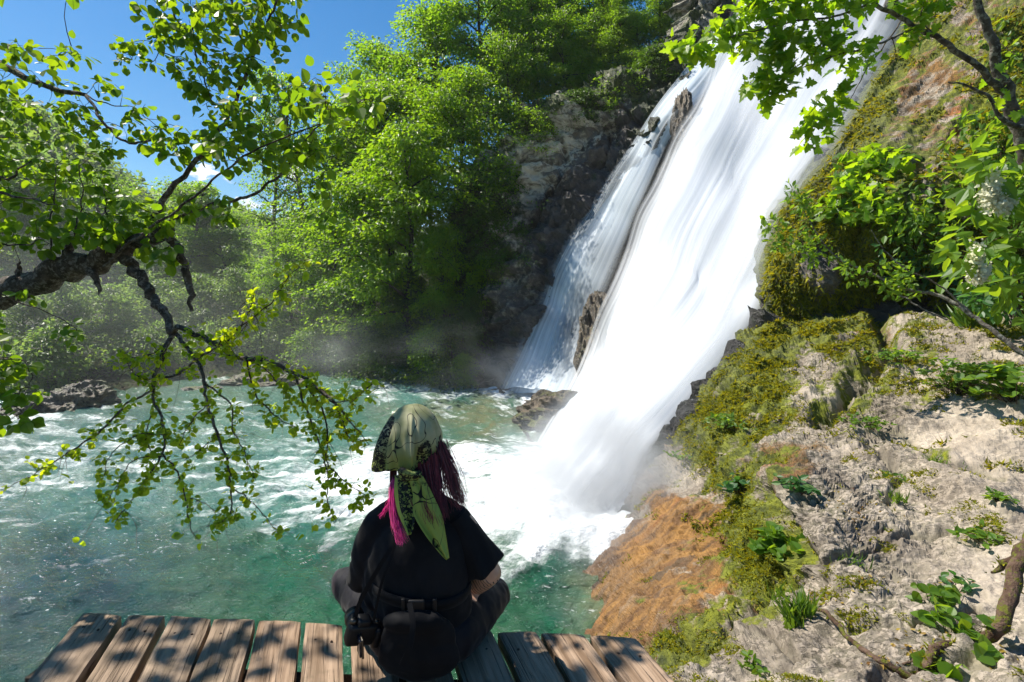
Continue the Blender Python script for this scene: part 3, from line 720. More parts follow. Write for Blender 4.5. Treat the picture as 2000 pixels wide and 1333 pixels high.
F_BODY = fall_mat("white_water", 5, -.22, .44, .15, e0=.45)
F_WISP = fall_mat("white_water_wisp", 7, .22, 1.15, .24, e0=.5)
F_SIDE = fall_mat("thin_water", 4, -.05, .85, .30, (0.84, 0.90, 0.96), (0.56, 0.68, 0.80), e1=.6)  # bluer tints put the cliff's shade into the narrow fall's colour
F_SIDE2 = fall_mat("thin_water_wisp", 6, .2, 1.05, .30, (0.86, 0.92, 0.97), (0.62, 0.73, 0.83))
main_th = shep([(1500, 60, .8), (1600, 60, .7), (1700, 60, .7), (1440, 150, .55), (1400, 300, .75), (1380, 450, .8), (1460, 330, .5), (1500, 280, .42), (1470, 420, .5), (1440, 520, .62), (1560, 250, .75), (1620, 250, .7), (1540, 400, .72), (1500, 520, .62), (1350, 300, .55), (1300, 420, .62), (1260, 500, .6), (1310, 600, .85), (1240, 650, .62), (1400, 600, .75), (1250, 800, .9), (1340, 760, .75), (1170, 850, .9), (1200, 950, 1.0), (1270, 900, .6), (1480, 600, .45)])
fall("waterfall", [(1485, -60), (1432, 90), (1350, 260), (1281, 420), (1210, 620), (1152, 780), (1105, 880), (1070, 960), (1050, 1010)],
     [(1850, -60), (1815, 80), (1702, 285), (1580, 485), (1528, 600), (1425, 760), (1312, 895), (1240, 1000), (1195, 1090)], [F_BODY, F_WISP, F_WISP], 170, 110,
     lambda u, v, X, Y, k: main_th(X, Y), (.30, .48, .7), 3)
side_th = shep([(1400, 110, .85), (1330, 200, .85), (1260, 300, .75), (1250, 370, .5), (1180, 420, .55), (1130, 520, .7), (1100, 600, .75), (1060, 650, .7), (1050, 720, .8), (1190, 520, .35), (1180, 600, .3), (1150, 660, .25), (1110, 740, .5), (1150, 720, .35), (1020, 760, .9), (1090, 770, .6)])
fall("waterfall", [(1418, 80), (1340, 170), (1262, 285), (1182, 395), (1112, 500), (1058, 610), (1020, 700), (990, 775)],
     [(1452, 100), (1412, 170), (1326, 275), (1266, 410), (1214, 540), (1178, 640), (1168, 720), (1138, 795)], [F_SIDE, F_SIDE2], 150, 60,
     lambda u, v, X, Y, k: side_th(X, Y), (.25, .5), 31)
# ------------------------------------------------------------------ woodland
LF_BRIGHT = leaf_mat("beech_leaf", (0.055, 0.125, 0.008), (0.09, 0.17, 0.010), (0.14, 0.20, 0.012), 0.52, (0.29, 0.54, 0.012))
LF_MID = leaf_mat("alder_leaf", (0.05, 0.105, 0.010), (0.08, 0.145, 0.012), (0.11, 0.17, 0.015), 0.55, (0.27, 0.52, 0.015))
LF_DARK = leaf_mat("shade_leaf", (0.03, 0.07, 0.008), (0.045, 0.09, 0.010), (0.06, 0.11, 0.012), 0.4, (0.12, 0.26, 0.012))  # darker green stands in for crowns lying in shade
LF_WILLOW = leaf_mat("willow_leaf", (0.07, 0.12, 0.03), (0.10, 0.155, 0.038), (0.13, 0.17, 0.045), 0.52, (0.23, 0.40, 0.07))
BARK_D = bark_mat("dark_bark", (0.03, 0.024, 0.018), (0.075, 0.06, 0.048))
BARK_G = bark_mat("grey_bark", (0.07, 0.058, 0.045), (0.20, 0.175, 0.145), (0.30, 0.29, 0.24))

def tree_meshes(seed, H, R, base, nlimb, nleaf, lsize, barkm, leafm, lean=.06, droop=.38, spray=.5, prof=(.6, .55)):
    """Trunk with limbs and a crown of layered leaf sprays; returns two meshes."""
    r = np.random.default_rng(seed)
    tb, lb = MB(), MB()
    hs = np.linspace(0, H * .94, 9)
    ln = r.normal(size=2) * lean
    trunk = np.stack([ln[0] * hs * (hs / H) + .10 * np.sin(hs * .9 + seed), ln[1] * hs * (hs / H) + .10 * np.cos(hs * 1.1 + seed), hs], 1)
    tr = crom(trunk, 30)
    r0 = H * .017
    tube(tb, tr, np.linspace(r0, r0 * .18, 30) * (1 + .8 * np.exp(-np.linspace(0, 30, 30))), 8, 0, .12)
    cen, wdt, outw = [], [], []
    pk = prof[0] / (prof[0] + prof[1]); pm = pk ** prof[0] * (1 - pk) ** prof[1]
    for k in range(nlimb):
        t = (k + r.uniform(0, 1)) / nlimb
        h = base * H + t * (H * .93 - base * H)
        i = int(np.clip(h / (H * .94) * 29, 0, 29))
        az = k * 2.4 + r.normal() * .5
        L = R * max(.22, (max(t, .02) ** prof[0] * max(1 - t, .02) ** prof[1]) / pm) * r.uniform(.6, 1.18)
        el = .15 + .75 * t + r.normal() * .15
        dirv = np.array([math.cos(az) * math.cos(el), math.sin(az) * math.cos(el), math.sin(el)])
        s = np.linspace(0, 1, 7)[:, None]
        pts = tr[i] + dirv * s * L + np.array([0, 0, -1.0]) * droop * L * .45 * s ** 2 + r.normal(size=(7, 3)) * .05 * s * L ** .5
        tube(tb, crom(pts, 10), np.linspace(r0 * (.42 - .2 * t), .008, 10), 5)
        m = int(5 + L * 6)
        for q in range(m):
            u = r.uniform(.25, 1.02) ** .8
            c = pts[0] * 0 + np.array([np.interp(u, s[:, 0], pts[:, a]) for a in range(3)])
            off = r.normal(size=3) * [.34, .34, .22] * (.35 + .5 * u) * min(L, 1.6)
            cc = c + off
            if r.uniform() < .35: tube(tb, np.array([c, (c + cc) / 2 + [0, 0, .05], cc]), [.011, .008, .004], 4, cap=False)
            cen.append(cc); wdt.append(r.uniform(.6, 1.25)); outw.append(math.atan2(cc[1] - tr[i, 1], cc[0] - tr[i, 0]))
    cen, wdt, outw = np.array(cen), np.array(wdt), np.array(outw)
    w = wdt ** 2; idx = r.choice(len(cen), nleaf, p=w / w.sum())
    a = r.uniform(0, 2 * np.pi, nleaf); rad = spray * wdt[idx] * np.sqrt(r.uniform(0, 1, nleaf))
    tl = np.stack([np.cos(outw[idx]), np.sin(outw[idx]), 0 * outw[idx]], 1)
    lp = np.stack([np.cos(a) * rad, np.sin(a) * rad, r.normal(size=nleaf) * .09 * spray * 2], 1)
    lp[:, 2] -= (lp * tl).sum(1) * .45 * droop + .25 * droop * rad
    pos = cen[idx] + lp
    ax = nrm(.7 * tl + .6 * np.stack([np.cos(a), np.sin(a), 0 * a], 1) + r.normal(size=(nleaf, 3)) * .45 + [0, 0, -.35])
    up = nrm(r.normal(size=(nleaf, 3)) * .55 + [0, 0, 1] + .35 * tl)
    leaves(lb, LEAF_DIA, pos, ax, up, lsize * r.uniform(.65, 1.25, nleaf))
    return tb.mesh("trunk", [barkm]), lb.mesh("crown", [leafm])

PROTO = {
    "broad": tree_meshes(1, 8.0, 2.7, .12, 30, 19000, .15, BARK_D, LF_BRIGHT),
    "broad2": tree_meshes(2, 8.0, 2.5, .18, 28, 19000, .148, BARK_D, LF_BRIGHT, .09, .5),
    "tall": tree_meshes(3, 10.0, 2.3, .25, 30, 17000, .155, BARK_D, LF_MID, .05, .4),
    "tall2": tree_meshes(4, 10.0, 2.6, .2, 30, 17500, .155, BARK_D, LF_MID, .08, .5),
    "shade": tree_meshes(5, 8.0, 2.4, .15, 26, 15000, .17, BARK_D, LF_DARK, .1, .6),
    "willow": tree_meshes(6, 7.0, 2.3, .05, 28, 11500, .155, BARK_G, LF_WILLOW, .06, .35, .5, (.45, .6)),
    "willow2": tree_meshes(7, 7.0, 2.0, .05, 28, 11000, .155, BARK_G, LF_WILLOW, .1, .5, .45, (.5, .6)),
    "thin": tree_meshes(8, 10.0, 1.9, .35, 24, 5200, .13, BARK_G, LF_MID, .07, .1, .5),
    "shrub": tree_meshes(9, 2.4, 1.4, .02, 22, 7500, .11, BARK_D, LF_BRIGHT, .1, .6, .4, (.3, .6)),
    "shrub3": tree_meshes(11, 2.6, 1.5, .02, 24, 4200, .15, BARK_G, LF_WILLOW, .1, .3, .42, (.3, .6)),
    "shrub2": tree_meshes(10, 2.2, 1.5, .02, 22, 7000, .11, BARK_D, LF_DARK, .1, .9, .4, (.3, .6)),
}
PH = dict(broad=8, broad2=8, tall=10, tall2=10, shade=8, willow=7, willow2=7, thin=10, shrub=2.4, shrub2=2.2, shrub3=2.6)

def plant_tree(kind, pxc, ptop, d, pbase, label, wide=1.0, rz=None, group="trees on the wooded slope beyond the river", name="broadleaf_tree", cat="tree"):
    """A tree whose crown centre, top and foot show at these photo rows, at distance d."""
    foot = W(pxc, pbase, d); topz = W(pxc, ptop, d)[2]
    o = empty(name, foot, rng.uniform(0, 6.28) if rz is None else rz)
    s = (topz - foot[2]) / PH[kind]
    o.scale = (s * wide, s * wide, s)
    tm, cm_ = PROTO[kind]
    link("trunk", tm, o); link("crown", cm_, o)
    return tag(o, label, cat, group)

T = [  # kind, px, top, distance, foot, width, label
    ("broad", 800, 235, 17.3, 700, .95, "bright green broadleaf tree leaning over the water left of the cliff, the most sunlit crown"),
    ("broad2", 725, 330, 18.6, 735, 1.0, "drooping light green tree at the water's edge, left of the most sunlit crown"),
    ("broad2", 868, 430, 16.6, 722, .62, "narrow low tree standing right beside the foot of the pale cliff"),
    ("shade", 915, 560, 16.0, 735, .6, "small dark tree at the very foot of the cliff by the mist"),
    ("tall", 640, 395, 19.6, 735, .95, "dull green tree on the far bank where the river bends, dark trunk showing"),
    ("tall2", 575, 445, 20.6, 730, .9, "shadowed round tree on the far bank next to the hazy willows"),
    ("broad", 905, 120, 18.6, 500, 1.0, "sunny tree high on the slope directly left of the pale rock face"),
    ("broad2", 770, 150, 20.6, 560, 1.0, "light green tree halfway up the slope behind the most sunlit crown"),
    ("broad", 690, 180, 22.8, 600, .95, "tree with a pale left flank standing against blue sky, below the skyline notch"),
    ("tall2", 735, 75, 24.5, 470, .95, "rounded tree top on the skyline, outermost crown against the open sky"),
    ("tall", 830, -30, 22.2, 420, 1.05, "tall yellow-green tree on the skyline right of the open sky"),
    ("tall2", 935, -75, 21.0, 330, 1.05, "tall bright tree with a long dark slanting trunk above the pale rock face"),
    ("broad", 1000, 60, 19.0, 380, .8, "bushy tree standing right at the brow of the cliff"),
    ("tall", 1050, -60, 20.6, 260, 1.0, "tall sunlit tree above the cliff brow, middle of the upper wood"),
    ("broad2", 1100, 20, 19.4, 270, .9, "half shaded tree on the cliff brow over the broadest pale rock"),
    ("tall2", 1170, -60, 20.3, 200, 1.0, "tall tree in the upper wood halfway between the cliff brow and the fall"),
    ("broad2", 1205, 10, 19.3, 215, .85, "rounded tree on the brow beside the head of the narrow fall"),
    ("tall", 1290, -45, 20.0, 150, .9, "deep shaded tall tree behind the head of the narrow fall"),
    ("shade", 1375, -60, 19.6, 110, .7, "dark tree touching the head of the big fall"),
    ("thin", 612, 120, 25.0, 620, .95, "thin airy tree with fine bare twigs against the sky at the river bend"),
    ("thin", 545, 215, 25.5, 640, .85, "second thin airy tree, shorter and nearer the hazy hill"),
    ("shade", 800, 520, 17.8, 728, .9, "dark undergrowth tree under the most sunlit crown"),
    ("shade", 690, 520, 18.2, 738, 1.0, "dark low tree at the shore below the drooping light green tree"),
    ("tall", 1010, -140, 23.5, 260, 1.15, "tall background tree in the upper wood, behind the tree with the slanting trunk"),
    ("tall2", 1110, -125, 23.5, 220, 1.2, "tall background tree in the upper wood, behind the half shaded brow tree"),
    ("tall", 1215, -115, 23.5, 180, 1.2, "tall background tree in the upper wood, farthest from the open sky but one"),
    ("tall2", 1320, -105, 23.0, 150, 1.2, "tall background tree in the upper wood, farthest from the open sky"),
    ("broad", 1145, 60, 21.5, 260, 1.2, "leafy undergrowth tree closing the gaps of the upper wood above the brow"),
    ("broad2", 1250, 30, 21.0, 210, 1.1, "leafy undergrowth tree closing the gaps beside the head of the narrow fall"),
]
for k, x, t, d, b, w, lab in T:
    plant_tree(k, x, t, d, b, lab, w)
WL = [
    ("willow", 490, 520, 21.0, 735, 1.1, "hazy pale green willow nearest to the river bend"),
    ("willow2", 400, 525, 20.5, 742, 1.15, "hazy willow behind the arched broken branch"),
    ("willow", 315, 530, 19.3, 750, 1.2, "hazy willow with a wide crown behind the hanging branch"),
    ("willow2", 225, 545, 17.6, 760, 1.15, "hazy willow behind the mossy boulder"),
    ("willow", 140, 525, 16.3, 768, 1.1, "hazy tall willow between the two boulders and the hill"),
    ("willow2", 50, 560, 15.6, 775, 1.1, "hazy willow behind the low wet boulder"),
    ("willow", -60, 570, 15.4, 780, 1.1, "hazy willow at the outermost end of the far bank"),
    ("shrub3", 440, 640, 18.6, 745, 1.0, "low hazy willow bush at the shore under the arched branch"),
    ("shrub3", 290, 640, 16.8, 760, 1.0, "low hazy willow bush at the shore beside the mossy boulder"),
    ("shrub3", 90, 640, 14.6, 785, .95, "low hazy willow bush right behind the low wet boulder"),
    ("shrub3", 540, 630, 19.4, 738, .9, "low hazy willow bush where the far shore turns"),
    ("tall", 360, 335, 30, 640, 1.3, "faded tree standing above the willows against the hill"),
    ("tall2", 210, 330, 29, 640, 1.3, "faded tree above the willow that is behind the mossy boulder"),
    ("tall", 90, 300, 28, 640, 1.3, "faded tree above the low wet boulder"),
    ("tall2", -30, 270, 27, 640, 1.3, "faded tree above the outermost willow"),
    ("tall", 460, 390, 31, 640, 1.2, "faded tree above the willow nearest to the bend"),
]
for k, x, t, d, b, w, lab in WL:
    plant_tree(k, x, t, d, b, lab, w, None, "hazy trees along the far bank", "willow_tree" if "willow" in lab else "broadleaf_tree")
SH = [
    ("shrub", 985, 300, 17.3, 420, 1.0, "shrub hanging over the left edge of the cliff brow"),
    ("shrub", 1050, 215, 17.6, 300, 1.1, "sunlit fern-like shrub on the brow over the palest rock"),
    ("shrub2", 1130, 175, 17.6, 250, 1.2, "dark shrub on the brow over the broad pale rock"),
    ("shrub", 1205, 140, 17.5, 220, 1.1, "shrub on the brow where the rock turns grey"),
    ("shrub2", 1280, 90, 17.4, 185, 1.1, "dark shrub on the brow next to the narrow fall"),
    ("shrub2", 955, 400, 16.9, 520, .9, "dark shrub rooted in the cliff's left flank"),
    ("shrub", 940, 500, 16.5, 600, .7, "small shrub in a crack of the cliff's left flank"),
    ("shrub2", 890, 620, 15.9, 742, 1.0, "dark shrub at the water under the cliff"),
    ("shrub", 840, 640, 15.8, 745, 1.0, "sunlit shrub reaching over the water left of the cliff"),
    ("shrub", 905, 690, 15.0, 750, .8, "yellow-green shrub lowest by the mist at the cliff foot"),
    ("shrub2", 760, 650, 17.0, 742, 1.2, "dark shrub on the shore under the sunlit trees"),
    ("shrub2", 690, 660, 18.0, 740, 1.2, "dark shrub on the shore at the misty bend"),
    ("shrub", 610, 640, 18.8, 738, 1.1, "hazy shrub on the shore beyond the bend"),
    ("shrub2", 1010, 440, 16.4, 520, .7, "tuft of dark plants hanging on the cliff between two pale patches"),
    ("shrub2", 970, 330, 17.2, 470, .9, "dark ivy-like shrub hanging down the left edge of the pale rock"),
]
for k, x, t, d, b, w, lab in SH:
    plant_tree(k, x, t, d, b, lab, w, None, "shrubs about the cliff and the shore", "shrub", "shrub")

# far wood on the hill: one mass
r = np.random.default_rng(5)
HP = HILL_P[:-1].reshape(-1, 3)
idx = r.integers(0, len(HP), 3800)
c = HP[idx] + r.normal(size=(len(idx), 3)) * [1.5, 1.5, .2]
mb = MB()
n = 34
cc = np.repeat(c, n, 0); sz = np.repeat(r.uniform(.7, 1.4, len(c)), n)
e = nrm(r.normal(size=(len(cc), 3))) * (r.uniform(0, 1, len(cc)) ** .4)[:, None]
leaves(mb, LEAF_DIA, cc + e * sz[:, None] * [1.7, 1.7, 2.3] + [0, 0, 2.2], rdir(len(cc)), nrm(rdir(len(cc)) + [0, 0, .8]), .85 * sz)
pe = HILL_P[-2][::1]                                   # conifers along the hill's crest
for k in range(0, len(pe)):
    if r.uniform() < .55 or not (-60 < pe[k, 0] < 5): continue
    h = r.uniform(4, 9); b = pe[k] + [r.normal() * 1.5, 0, -1]
    m_ = 130; t = r.uniform(0, 1, m_); a = r.uniform(0, 6.28, m_); rad = (1 - t) * h * .2 * r.uniform(.5, 1.1, m_)
    q = b + np.stack([np.cos(a) * rad * .3, np.sin(a) * rad * .3, t * h], 1)
    leaves(mb, LEAF_DIA, q, np.stack([np.cos(a), np.sin(a), 0 * a - .5], 1), [0, 0, 1.0], np.maximum(rad, .35) * 1.1)
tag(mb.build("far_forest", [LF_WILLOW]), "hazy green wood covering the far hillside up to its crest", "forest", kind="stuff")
# ------------------------------------------------------------------ near trees
LF_LIME = leaf_mat("lime_leaf", (0.045, 0.10, 0.008), (0.085, 0.15, 0.010), (0.13, 0.18, 0.012), 0.48, (0.27, 0.48, 0.010))
LF_YOUNG = leaf_mat("young_leaf", (0.11, 0.18, 0.010), (0.17, 0.24, 0.012), (0.24, 0.25, 0.015), 0.52, (0.52, 0.72, 0.012))
LF_MAPLE = leaf_mat("maple_leaf", (0.06, 0.14, 0.010), (0.10, 0.19, 0.012), (0.14, 0.21, 0.015), 0.5, (0.36, 0.62, 0.012))
LF_HERB = leaf_mat("herb_leaf", (0.05, 0.12, 0.015), (0.085, 0.17, 0.018), (0.12, 0.19, 0.02), 0.45, (0.30, 0.52, 0.02))
LF_BLUE = leaf_mat("cool_leaf", (0.03, 0.095, 0.03), (0.05, 0.13, 0.04), (0.09, 0.16, 0.03), 0.4, (0.10, 0.30, 0.04))
LF_MOSS = leaf_mat("moss_blade", (0.045, 0.065, 0.006), (0.16, 0.19, 0.008), (0.32, 0.31, 0.012), 0.35, (0.40, 0.40, 0.01), .8)
LF_GRASS = leaf_mat("grass_blade", (0.05, 0.12, 0.012), (0.09, 0.17, 0.018), (0.16, 0.18, 0.03), 0.4, (0.2, 0.36, 0.02))
LF_DRY = leaf_mat("dry_leaf", (0.20, 0.10, 0.03), (0.30, 0.22, 0.03), (0.12, 0.05, 0.02), 0.25, (0.3, 0.2, 0.03))
BARK_L = bark_mat("lichen_bark", (0.04, 0.03, 0.021), (0.11, 0.085, 0.065), (0.20, 0.175, 0.145), 22)
BARK_MP = bark_mat("maple_bark", (0.045, 0.036, 0.027), (0.12, 0.10, 0.08), (0.22, 0.21, 0.17), 9)
BARK_T = bark_mat("twig_bark", (0.030, 0.020, 0.012), (0.085, 0.055, 0.035))
BARK_M = bark_mat("mossy_bark", (0.06, 0.035, 0.022), (0.13, 0.085, 0.06), (0.10, 0.105, 0.015), 16)

class Plant:
    """A woody plant grown from branch lines: wood goes to one mesh, thin twigs to another, leaves to a third."""
    def __init__(s, seed):
        s.r = np.random.default_rng(seed)
        s.limb, s.twig, s.leaf = MB(), MB(), MB()
        s.nodes = []                              # points twigs may start from
    def branch(s, line, n=None, sides=None, rough=.18, node=True, jit=.012):
        """line: rows of px, py, distance, radius in mm."""
        a = np.array(line, float)
        P = W(a[:, 0], a[:, 1], a[:, 2])
        n = n or max(8, len(a) * 6)
        q = crom(np.c_[P, a[:, 3] / 1000], n)
        p, rad = q[:, :3], np.maximum(q[:, 3], .0009)
        p = p + np.stack([pn(np.c_[np.arange(n) * .45, np.full(n, s.r.uniform(0, 50)), np.full(n, k * 9.7)]) for k in range(3)], 1) * (jit + rad[:, None] * .5)
        big = rad.max() > .012
        tube(s.limb if rad.max() > .0045 else s.twig, p, rad, sides or (14 if big else 6), 0, rough if big else 0)
        if node: s.nodes += [tuple(x) for x in p[1:]]
        return p
    def cluster(s, c, nl, size, shape, spread, hang=.6, outw=None, mat=0):
        """nl leaves about c on short stalks."""
        r = s.r
        a = rdir_(r, nl); a[:, 2] -= hang; a = nrm(a)
        if outw is not None: a = nrm(a + .6 * outw)
        pos = c + a * spread * r.uniform(.25, 1.0, nl)[:, None]
        up = nrm(r.normal(size=(nl, 3)) * .55 + [0, -.25, .9])
        ax = nrm(a + r.normal(size=(nl, 3)) * .4 + [0, 0, -.35 * hang])
        leaves(s.leaf, shape, pos, ax, up, size * r.uniform(.6, 1.25, nl), mat)
    def grow(s, cl, maxd=.9, r0=.0032, step=.6):
        """Connects cluster centres to the wood by twigs, nearest first."""
        cl = [np.array(c) for c in cl]
        nodes = np.array(s.nodes)
        cl.sort(key=lambda c: ((nodes - c) ** 2).sum(1).min())
        for c in cl:
            dd = ((nodes - c) ** 2).sum(1); k = dd.argmin(); L = math.sqrt(dd[k])
            if L < maxd and L > .01:
                b = nodes[k]; mid = (b + c) / 2 + s.r.normal(size=3) * L * .10 + [0, 0, .06 * L]
                p = crom(np.array([b, mid, c]), 6)
                tube(s.twig, p, np.linspace(r0 * (.5 + min(L, .4)), r0 * .3, 6), 4, cap=False)
                nodes = np.concatenate([nodes, p[2:]])
        s.nodes = [tuple(x) for x in nodes]
    def build(s, name, label, cat, mats, base, group=None, limb="limb", twig="twig_sprays", leaf="foliage"):
        o = empty(name, base)
        tag(o, label, cat, group)
        for mb, nm, mt in ((s.limb, limb, mats[0]), (s.twig, twig, mats[1]), (s.leaf, leaf, mats[2])):
            if mb.n:
                ob = mb.build(nm, mt if isinstance(mt, list) else [mt])
                ob.data.transform(__import__("mathutils").Matrix.Translation(tuple(-float(x) for x in base)))
                ob.parent = o
        return o

def rdir_(r, n): return nrm(r.normal(size=(n, 3)))

def fill(r, poly, n):
    poly = np.array(poly, float); lo, hi = poly.min(0), poly.max(0); out = []
    while len(out) < n:
        q = r.uniform(lo, hi, (n * 2, 2)); q = q[inpoly(q[:, 0], q[:, 1], [tuple(k) for k in poly])]
        out += [tuple(k) for k in q]
    return out[:n]

# the lime tree whose limb reaches in over the water
t = Plant(21)
B = t.branch
B([(-420, 760, 3.3, 90), (-200, 660, 3.2, 84), (-60, 597, 3.05, 78), (20, 570, 3.0, 74), (100, 538, 2.95, 68), (175, 510, 2.9, 60), (250, 478, 2.85, 50), (300, 460, 2.8, 38), (335, 446, 2.8, 22)], 70, 18, .13)
B([(318, 455, 2.8, 17), (300, 430, 2.8, 15), (330, 375, 2.8, 14), (370, 330, 2.8, 13), (420, 270, 2.8, 11.5), (450, 215, 2.8, 10), (480, 150, 2.8, 9), (500, 90, 2.8, 7.5), (512, 20, 2.8, 6), (525, -60, 2.8, 4)], 50)
B([(290, 470, 2.78, 13), (330, 435, 2.75, 10), (420, 400, 2.7, 8), (490, 383, 2.65, 7), (545, 345, 2.6, 6), (580, 298, 2.55, 5), (610, 255, 2.5, 3.5), (660, 215, 2.45, 2.5), (720, 195, 2.4, 1.6)], 44)
B([(200, 525, 2.7, 8), (260, 470, 2.65, 7), (350, 405, 2.6, 6), (420, 350, 2.55, 5), (490, 300, 2.5, 4.5), (560, 268, 2.45, 3.5), (640, 235, 2.4, 2.5), (700, 215, 2.35, 1.6)], 40)
low = B([(240, 480, 2.85, 36), (252, 515, 2.8, 28), (285, 560, 2.75, 25), (315, 605, 2.7, 21), (337, 648, 2.65, 17)], 34, 14, .07)
B([(318, 452, 2.8, 24), (345, 480, 2.78, 22), (360, 520, 2.76, 20), (370, 570, 2.75, 16), (373, 606, 2.75, 8)], 26, 14, .25)
B([(165, 505, 2.88, 30), (178, 535, 2.85, 20), (190, 562, 2.83, 12), (193, 575, 2.82, 3)], 14, 12, .35)
B([(40, 555, 2.95, 18), (35, 535, 2.95, 16), (38, 515, 2.95, 5)], 10, 10, .4)
B([(128, 520, 2.9, 30), (132, 490, 2.9, 24), (138, 470, 2.9, 8)], 10, 12, .4)
B([(100, 520, 2.9, 6), (97, 450, 2.85, 4.5), (105, 385, 2.8, 3.5), (110, 330, 2.75, 2)], 20)
B([(140, 480, 2.88, 5), (155, 420, 2.85, 4), (162, 370, 2.8, 3), (150, 320, 2.75, 2)], 18)
B([(210, 470, 2.85, 5), (208, 415, 2.85, 3.5), (205, 370, 2.8, 2)], 14)
# second limb, higher up
B([(-420, 20, 3.6, 40), (-150, 75, 3.4, 30), (-20, 122, 3.3, 22), (40, 145, 3.25, 19), (100, 170, 3.2, 15), (165, 187, 3.15, 11)], 40, 12, .12)
B([(165, 187, 3.15, 10), (182, 205, 3.1, 9), (205, 245, 3.05, 8), (250, 277, 3.0, 6.5), (300, 278, 2.95, 5), (340, 290, 2.9, 3), (372, 312, 2.85, 2)], 30)
B([(165, 187, 3.15, 5), (210, 203, 3.1, 3.5), (260, 210, 3.05, 2.5), (290, 235, 3.0, 2), (330, 258, 3.0, 1.6)], 20)
B([(-30, 345, 2.9, 10), (20, 350, 2.85, 7), (40, 330, 2.8, 5), (60, 315, 2.8, 3)], 16)
B([(-30, 365, 2.7, 9), (20, 382, 2.7, 7), (60, 390, 2.7, 5), (110, 400, 2.7, 3)], 16)
B([(-30, 475, 2.7, 5), (40, 478, 2.7, 4), (90, 468, 2.7, 2)], 14)
B([(-40, 560, 2.3, 3), (40, 592, 2.3, 2.4), (90, 610, 2.3, 2), (150, 642, 2.3, 1.4)], 16, 4)
B([(-60, 690, 2.2, 5), (0, 700, 2.2, 4), (40, 705, 2.2, 2.5), (66, 730, 2.2, 1.5)], 14)
B([(-60, 780, 2.2, 5), (0, 790, 2.2, 3), (40, 800, 2.2, 1.5)], 14)
# upper right spray
B([(385, 10, 2.9, 5), (378, 60, 2.9, 5.5), (385, 110, 2.9, 5), (402, 165, 2.85, 4), (415, 205, 2.8, 2.5)], 24)
B([(380, 70, 2.9, 4), (400, 115, 2.9, 3), (430, 160, 2.85, 2)], 14)
B([(300, 100, 2.9, 2.4), (350, 115, 2.9, 2.4), (400, 145, 2.85, 2)], 14)
B([(330, 70, 2.9, 2.4), (312, 105, 2.9, 2), (292, 130, 2.9, 1.5), (300, 142, 2.9, 1)], 12)
B([(440, -60, 2.9, 8), (455, 30, 2.85, 6), (480, 90, 2.8, 4)], 20)
B([(560, -80, 2.8, 7), (540, 0, 2.8, 6), (515, 60, 2.8, 4)], 18)
B([(330, -90, 2.9, 9), (330, -20, 2.9, 7), (345, 40, 2.9, 5), (380, 70, 2.9, 4)], 20)
r = t.r
POLY = [  # leafy areas: outline, clusters, distance range, leaf length
    ([(-60, 60), (60, 72), (95, 85), (150, 90), (165, 112), (110, 125), (90, 150), (150, 150), (232, 155), (225, 185), (190, 190), (100, 175), (-60, 130)], 44, (3.0, 3.35), .055),
    ([(-60, 140), (120, 190), (190, 200), (215, 260), (225, 300), (205, 320), (215, 345), (235, 375), (165, 400), (60, 330), (-60, 330)], 124, (2.8, 3.2), .052),
    ([(-60, 330), (60, 345), (150, 395), (240, 385), (235, 420), (280, 440), (230, 470), (130, 500), (60, 470), (-60, 460)], 78, (2.65, 3.0), .055),
    ([(245, 195), (295, 195), (330, 270), (325, 290), (280, 285), (240, 250)], 18, (2.95, 3.1), .049),
    ([(300, 245), (360, 240), (440, 270), (430, 300), (360, 320), (330, 310), (300, 280)], 29, (2.75, 2.9), .052),
    ([(265, -40), (580, -40), (583, 50), (545, 80), (480, 90), (420, 85), (400, 120), (340, 90), (300, 60), (262, 40)], 115, (2.7, 3.0), .055),
    ([(232, 70), (300, 60), (330, 100), (310, 150), (235, 128)], 17, (2.85, 2.95), .046),
    ([(335, 110), (400, 100), (440, 150), (430, 220), (395, 220), (370, 165), (330, 150)], 29, (2.75, 2.95), .049),
    ([(430, 90), (560, 80), (570, 110), (520, 130), (540, 160), (480, 190), (430, 150)], 26, (2.7, 2.85), .049),
    ([(440, 190), (530, 165), (620, 150), (640, 200), (560, 240), (480, 260), (430, 250)], 40, (2.4, 2.75), .052),
    ([(360, 270), (470, 240), (560, 255), (620, 250), (640, 290), (560, 330), (500, 330), (420, 320)], 52, (2.4, 2.8), .052),
    ([(600, 130), (660, 140), (720, 180), (750, 215), (700, 225), (640, 240), (590, 220)], 15, (2.1, 2.4), .055),
    ([(560, 290), (660, 270), (690, 330), (640, 380), (600, 370)], 11, (2.35, 2.5), .046),
    ([(620, 420), (690, 370), (705, 440), (690, 490), (650, 450)], 5, (2.3, 2.4), .046),
    ([(330, 380), (420, 370), (480, 390), (440, 440), (400, 420), (350, 440)], 20, (2.6, 2.8), .049),
    ([(240, 380), (330, 400), (340, 440), (280, 450), (200, 470)], 23, (2.6, 2.85), .055),
    ([(265, 470), (340, 465), (345, 510), (280, 500)], 11, (2.65, 2.75), .055),
    ([(40, 560), (85, 565), (80, 585), (50, 585)], 3, (2.85, 2.95), .055),
    ([(115, 640), (170, 640), (160, 665), (120, 660)], 4, (2.28, 2.32), .039),
    ([(-50, 600), (5, 600), (15, 640), (-50, 650)], 6, (2.2, 2.3), .049),
    ([(-50, 670), (50, 680), (75, 710), (60, 730), (-50, 735)], 18, (2.1, 2.25), .046),
    ([(-50, 750), (60, 745), (78, 770), (40, 780), (-50, 780)], 13, (2.1, 2.25), .046),
    ([(-50, 795), (40, 790), (50, 815), (20, 830), (-50, 835)], 11, (2.1, 2.2), .049),
]
cl = []
